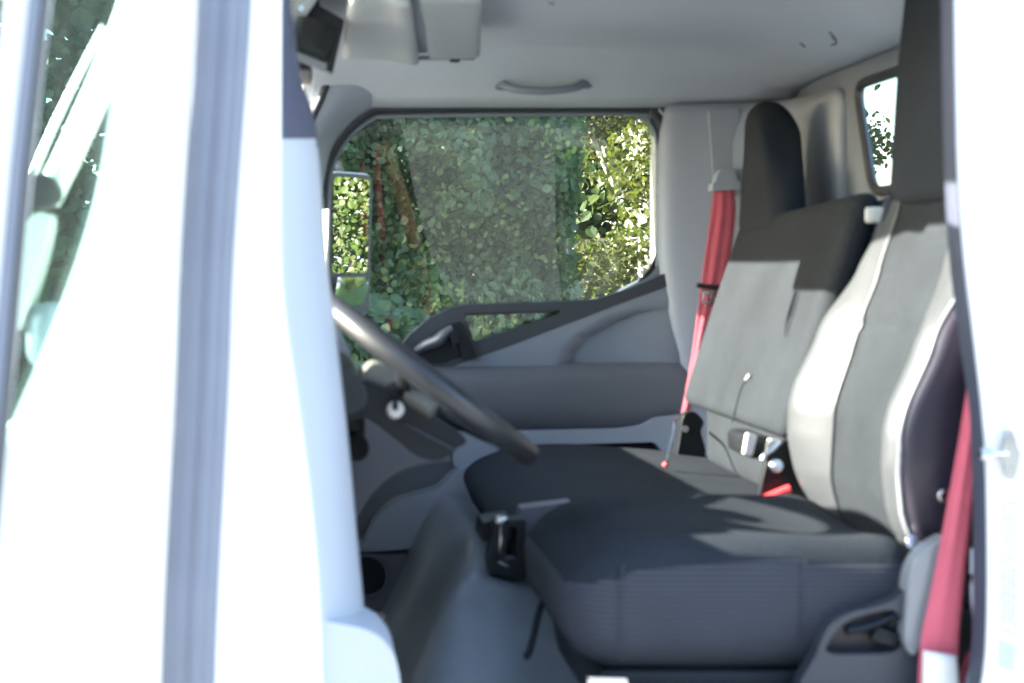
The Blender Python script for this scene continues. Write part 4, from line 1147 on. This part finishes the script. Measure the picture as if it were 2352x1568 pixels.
bm = new_bm(); rbox(bm, (0.835, 1.02, EZ - 0.335), (0.05, 0.62, 0.13), 0.02, 8); obj('lumbar_flap', bm, M['fabric'], pas)
# steel hinge brackets
bm = new_bm(); plate(bm, cm2(xz(1.36, [(1566, 952), (1590, 944), (1612, 966), (1606, 990), (1616, 1030), (1612, 1056), (1590, 1048), (1566, 1044), (1550, 1052), (1558, 1000)]), 4), (), 1.34, 1.37); br1 = obj('hinge_bracket', bm, M['metal_black'], pas, bevel=0.003)
bm = new_bm(); disc(bm, at(1574, 985, 1.335), (0, -1, 0), 0.007, 0.008, 12); obj('bolt', bm, M['chrome'], br1)
bm = new_bm(); plate(bm, cm2(xz(0.655, [(1752, 1080), (1770, 1030), (1800, 1010), (1826, 1004), (1830, 1060), (1862, 1130), (1868, 1160), (1800, 1160), (1744, 1152)]), 4), (), 0.645, 0.66); br2 = obj('hinge_bracket', bm, M['metal_black'], pas, bevel=0.003)
bm = new_bm(); disc(bm, at(1784, 1070, 0.64), (-0.2, -1, 0.2), 0.011, 0.010, 18); obj('washer', bm, M['chrome'], br2, bevel=0.002)
bm = new_bm(); disc(bm, at(1784, 1070, 0.633), (-0.2, -1, 0.2), 0.007, 0.012, 6); obj('bolt', bm, M['chrome'], br2, bevel=0.002)
bm = new_bm(); rbox(bm, at(1722, 1018, 0.74), (0.04, 0.15, 0.038), 0.010, 6); obj('hinge_bar', bm, M['metal_black'], pas)
for px0, px1 in ((1684, 1714), (1734, 1768)):
    bm = new_bm(); plate(bm, rounded(xz(0.72, [(px0 + 8, 986 + (px0 - 1684) * 0.25), (px1, 990 + (px0 - 1684) * 0.25), (px1 - 12, 1036 + (px0 - 1684) * 0.25), (px0, 1032 + (px0 - 1684) * 0.25)]), 0.003), (), 0.650, 0.662); obj('strap_plate', bm, M['white_plastic'], pas, bevel=0.002)
bm = new_bm(); tube(bm, catmull(pl(0.648, [(1752, 1054), (1758, 1044), (1778, 1030), (1794, 1014)]), 4), 0.0042, 8); obj('release_rod', bm, M['chrome'], pas)
# parking-brake box under the near front corner of the bench
t = thing('parking_brake', 'black parking brake lever in its bracket on the engine cover', 'lever', at(1160, 1320, 0.62))
bm = new_bm(); plate(bm, rounded(xz(0.62, [(1136, 1196), (1204, 1188), (1204, 1326), (1120, 1312), (1118, 1290)]), 0.006), [rounded(xz(0.62, [(1166, 1206), (1184, 1206), (1186, 1280), (1156, 1284)]), 0.003)], 0.60, 0.655); obj('bracket', bm, M['black'], t, bevel=0.005)
bm = new_bm(); tube(bm, pl(0.595, [(1152, 1196), (1150, 1240), (1144, 1290), (1168, 1300)]), 0.0022, 6); obj('bracket_edge', bm, M['chrome'], t)
bm = new_bm(); rbox(bm, at(1152, 1194, 0.60), (0.02, 0.02, 0.014), 0.005, 4); obj('release_button', bm, M['chrome'], t)
bm = new_bm(); rbox(bm, at(1180, 1284, 0.63), (0.05, 0.03, 0.012), 0.004, 4); obj('base_plate', bm, M['dash'], t)
bm = new_bm(); plate(bm, rounded(xz(0.68, [(1106, 1196), (1176, 1186), (1180, 1240), (1100, 1236)]), 0.008), (), 0.66, 0.75); obj('lever_grip', bm, M['metal_black'], t, bevel=0.008)
bm = new_bm(); plate(bm, rounded(xz(0.66, [(1196, 1166), (1316, 1152), (1290, 1176), (1246, 1196), (1228, 1330), (1196, 1330)]), 0.004), (), 0.655, 0.70); obj('cover_panel', bm, M['kick'], t, bevel=0.004)
# buckles
def buckle(label, a, b, yy, r):
    t = thing('belt_buckle', label, 'buckle', at(*a, yy), 'red seat belt buckles')
    bm = new_bm(); p, q = at(*a, yy), at(*b, yy)
    tube(bm, [p, p.lerp(q, 0.5), q], r, 10, flat=0.8); obj('release_button', bm, M['red_plastic'], t)
    return t
t = buckle('long red belt buckle lying on the driver cushion edge beside the steel bracket', (1756, 1146), (1814, 1122), 0.625, 0.0085)
bm = new_bm(); plate(bm, rounded(xz(0.63, [(1756, 1152), (1818, 1128), (1838, 1162), (1790, 1172)]), 0.004), (), 0.622, 0.64); obj('body', bm, M['black'], t, bevel=0.003)
t = buckle('tiny red belt buckle on a thin wire stalk at the far seat hinge', (1526, 1071), (1531, 1064), 1.06, 0.0065)
bm = new_bm(); tube(bm, catmull([at(1533, 1060, 1.06), at(1541, 1022, 1.10), at(1549, 985, 1.16), at(1546, 970, 1.2), at(1556, 962, 1.3)], 4), 0.003, 8); obj('stalk', bm, M['chrome'], t)
t = thing('belt_latch', 'small grey belt latch in the gap beside the driver backrest', 'latch', at(1862, 1160, 0.6))
bm = new_bm(); tube(bm, pl(0.60, [(1836, 1154), (1860, 1158), (1872, 1160)]), 0.007, 10, flat=0.7); obj('strap', bm, M['white_plastic'], t)
bm = new_bm(); rbox(bm, at(1880, 1164, 0.60), (0.02, 0.02, 0.017), 0.006, 5); obj('body', bm, M['white_plastic'], t)

# ------------------------------------------------------------------ seat belts
def ribbon(left, right, Y, bow, nu=14, nv=60, fold=0.0013):
    L_ = catmull([at(x, y, yy) for (x, y), yy in zip(left, Y)], 6); R_ = catmull([at(x, y, yy) for (x, y), yy in zip(right, Y)], 6)
    b = new_bm()
    def f(u, v):
        i = v * (len(L_) - 1); k = int(min(i, len(L_) - 2)); a = L_[k].lerp(L_[k + 1], i - k); c = R_[k].lerp(R_[k + 1], i - k)
        r = a.lerp(c, u)
        r.y -= bow * math.sin(math.pi * u) + fold * math.cos(u * 2 * math.pi * 2.5) * (0.6 + 0.4 * math.sin(v * 5))
        return r
    grid(b, nu, nv, f)
    return b
t = thing('seat_belt', 'red passenger belt hanging from its guide on the rear corner trim', 'seat belt', at(1650, 430, 1.5))
obj('webbing', ribbon([(1641, 424), (1632, 500), (1612, 640), (1597, 760), (1580, 870), (1564, 955)], [(1686, 424), (1690, 500), (1670, 640), (1632, 760), (1606, 870), (1582, 955)], [1.50, 1.49, 1.475, 1.46, 1.45, 1.44], 0.004), M['belt'], t, solid=0.0016)
bm = new_bm(); plate(bm, rounded(xz(1.515, [(1632, 420), (1694, 416), (1694, 436), (1630, 440)]), 0.004), (), 1.488, 1.53); plate(bm, cm2(xz(1.52, [(1644, 424), (1646, 398), (1662, 386), (1680, 392), (1688, 422)]), 4), (), 1.50, 1.54); obj('guide_ring', bm, M['trim'], t, bevel=0.004)
bm = new_bm(); tube(bm, pl(1.462, [(1602, 655), (1640, 660), (1680, 661)]), 0.008, 10, flat=0.7); obj('tongue', bm, M['black'], t)
bm = new_bm(); plate(bm, rounded(xz(1.46, [(1612, 668), (1640, 666), (1636, 700), (1612, 698)]), 0.003), [rounded(xz(1.46, [(1616, 678), (1634, 676), (1631, 692), (1617, 692)]), 0.002)], 1.452, 1.458); obj('tongue_plate', bm, M['chrome'], t, bevel=0.001)
t = thing('seat_belt', 'red driver belt hanging beside the rear door post, white tag at its foot', 'seat belt', at(2180, 1400, 0.09))
obj('webbing', ribbon([(2236, 790), (2226, 860), (2202, 1010), (2172, 1180), (2142, 1340), (2116, 1470), (2106, 1620)], [(2256, 790), (2252, 860), (2250, 1010), (2232, 1180), (2214, 1340), (2202, 1470), (2198, 1620)], [0.07, 0.068, 0.066, 0.064, 0.062, 0.06, 0.06], 0.006), M['belt'], t, solid=0.0018)
bm = new_bm()
tl_ = catmull(pl(0.045, [(2120, 1492), (2150, 1498), (2190, 1506), (2206, 1524)]), 5)
grid(bm, 10, 8, lambda u, v: at(2122 + 74 * u + 14 * u * v - 4 * (1 - u) * v, 1494 + 12 * u + 150 * v, 0.044 - 0.006 * math.sin(math.pi * u))); obj('tag', bm, M['white_plastic'], t, solid=0.002)
bm = new_bm(); tube(bm, catmull(pl(0.11, [(2206, 1600), (2216, 1545), (2226, 1515), (2234, 1500)]), 4), 0.006, 8); obj('anchor_loop', bm, M['belt'], t)
bm = new_bm(); tube(bm, catmull(pl(0.05, [(2236, 1260), (2236, 1360), (2242, 1440), (2238, 1510), (2222, 1580)]), 5), 0.0035, 8); obj('sill_edge_trim', bm, M['trim'], cab)
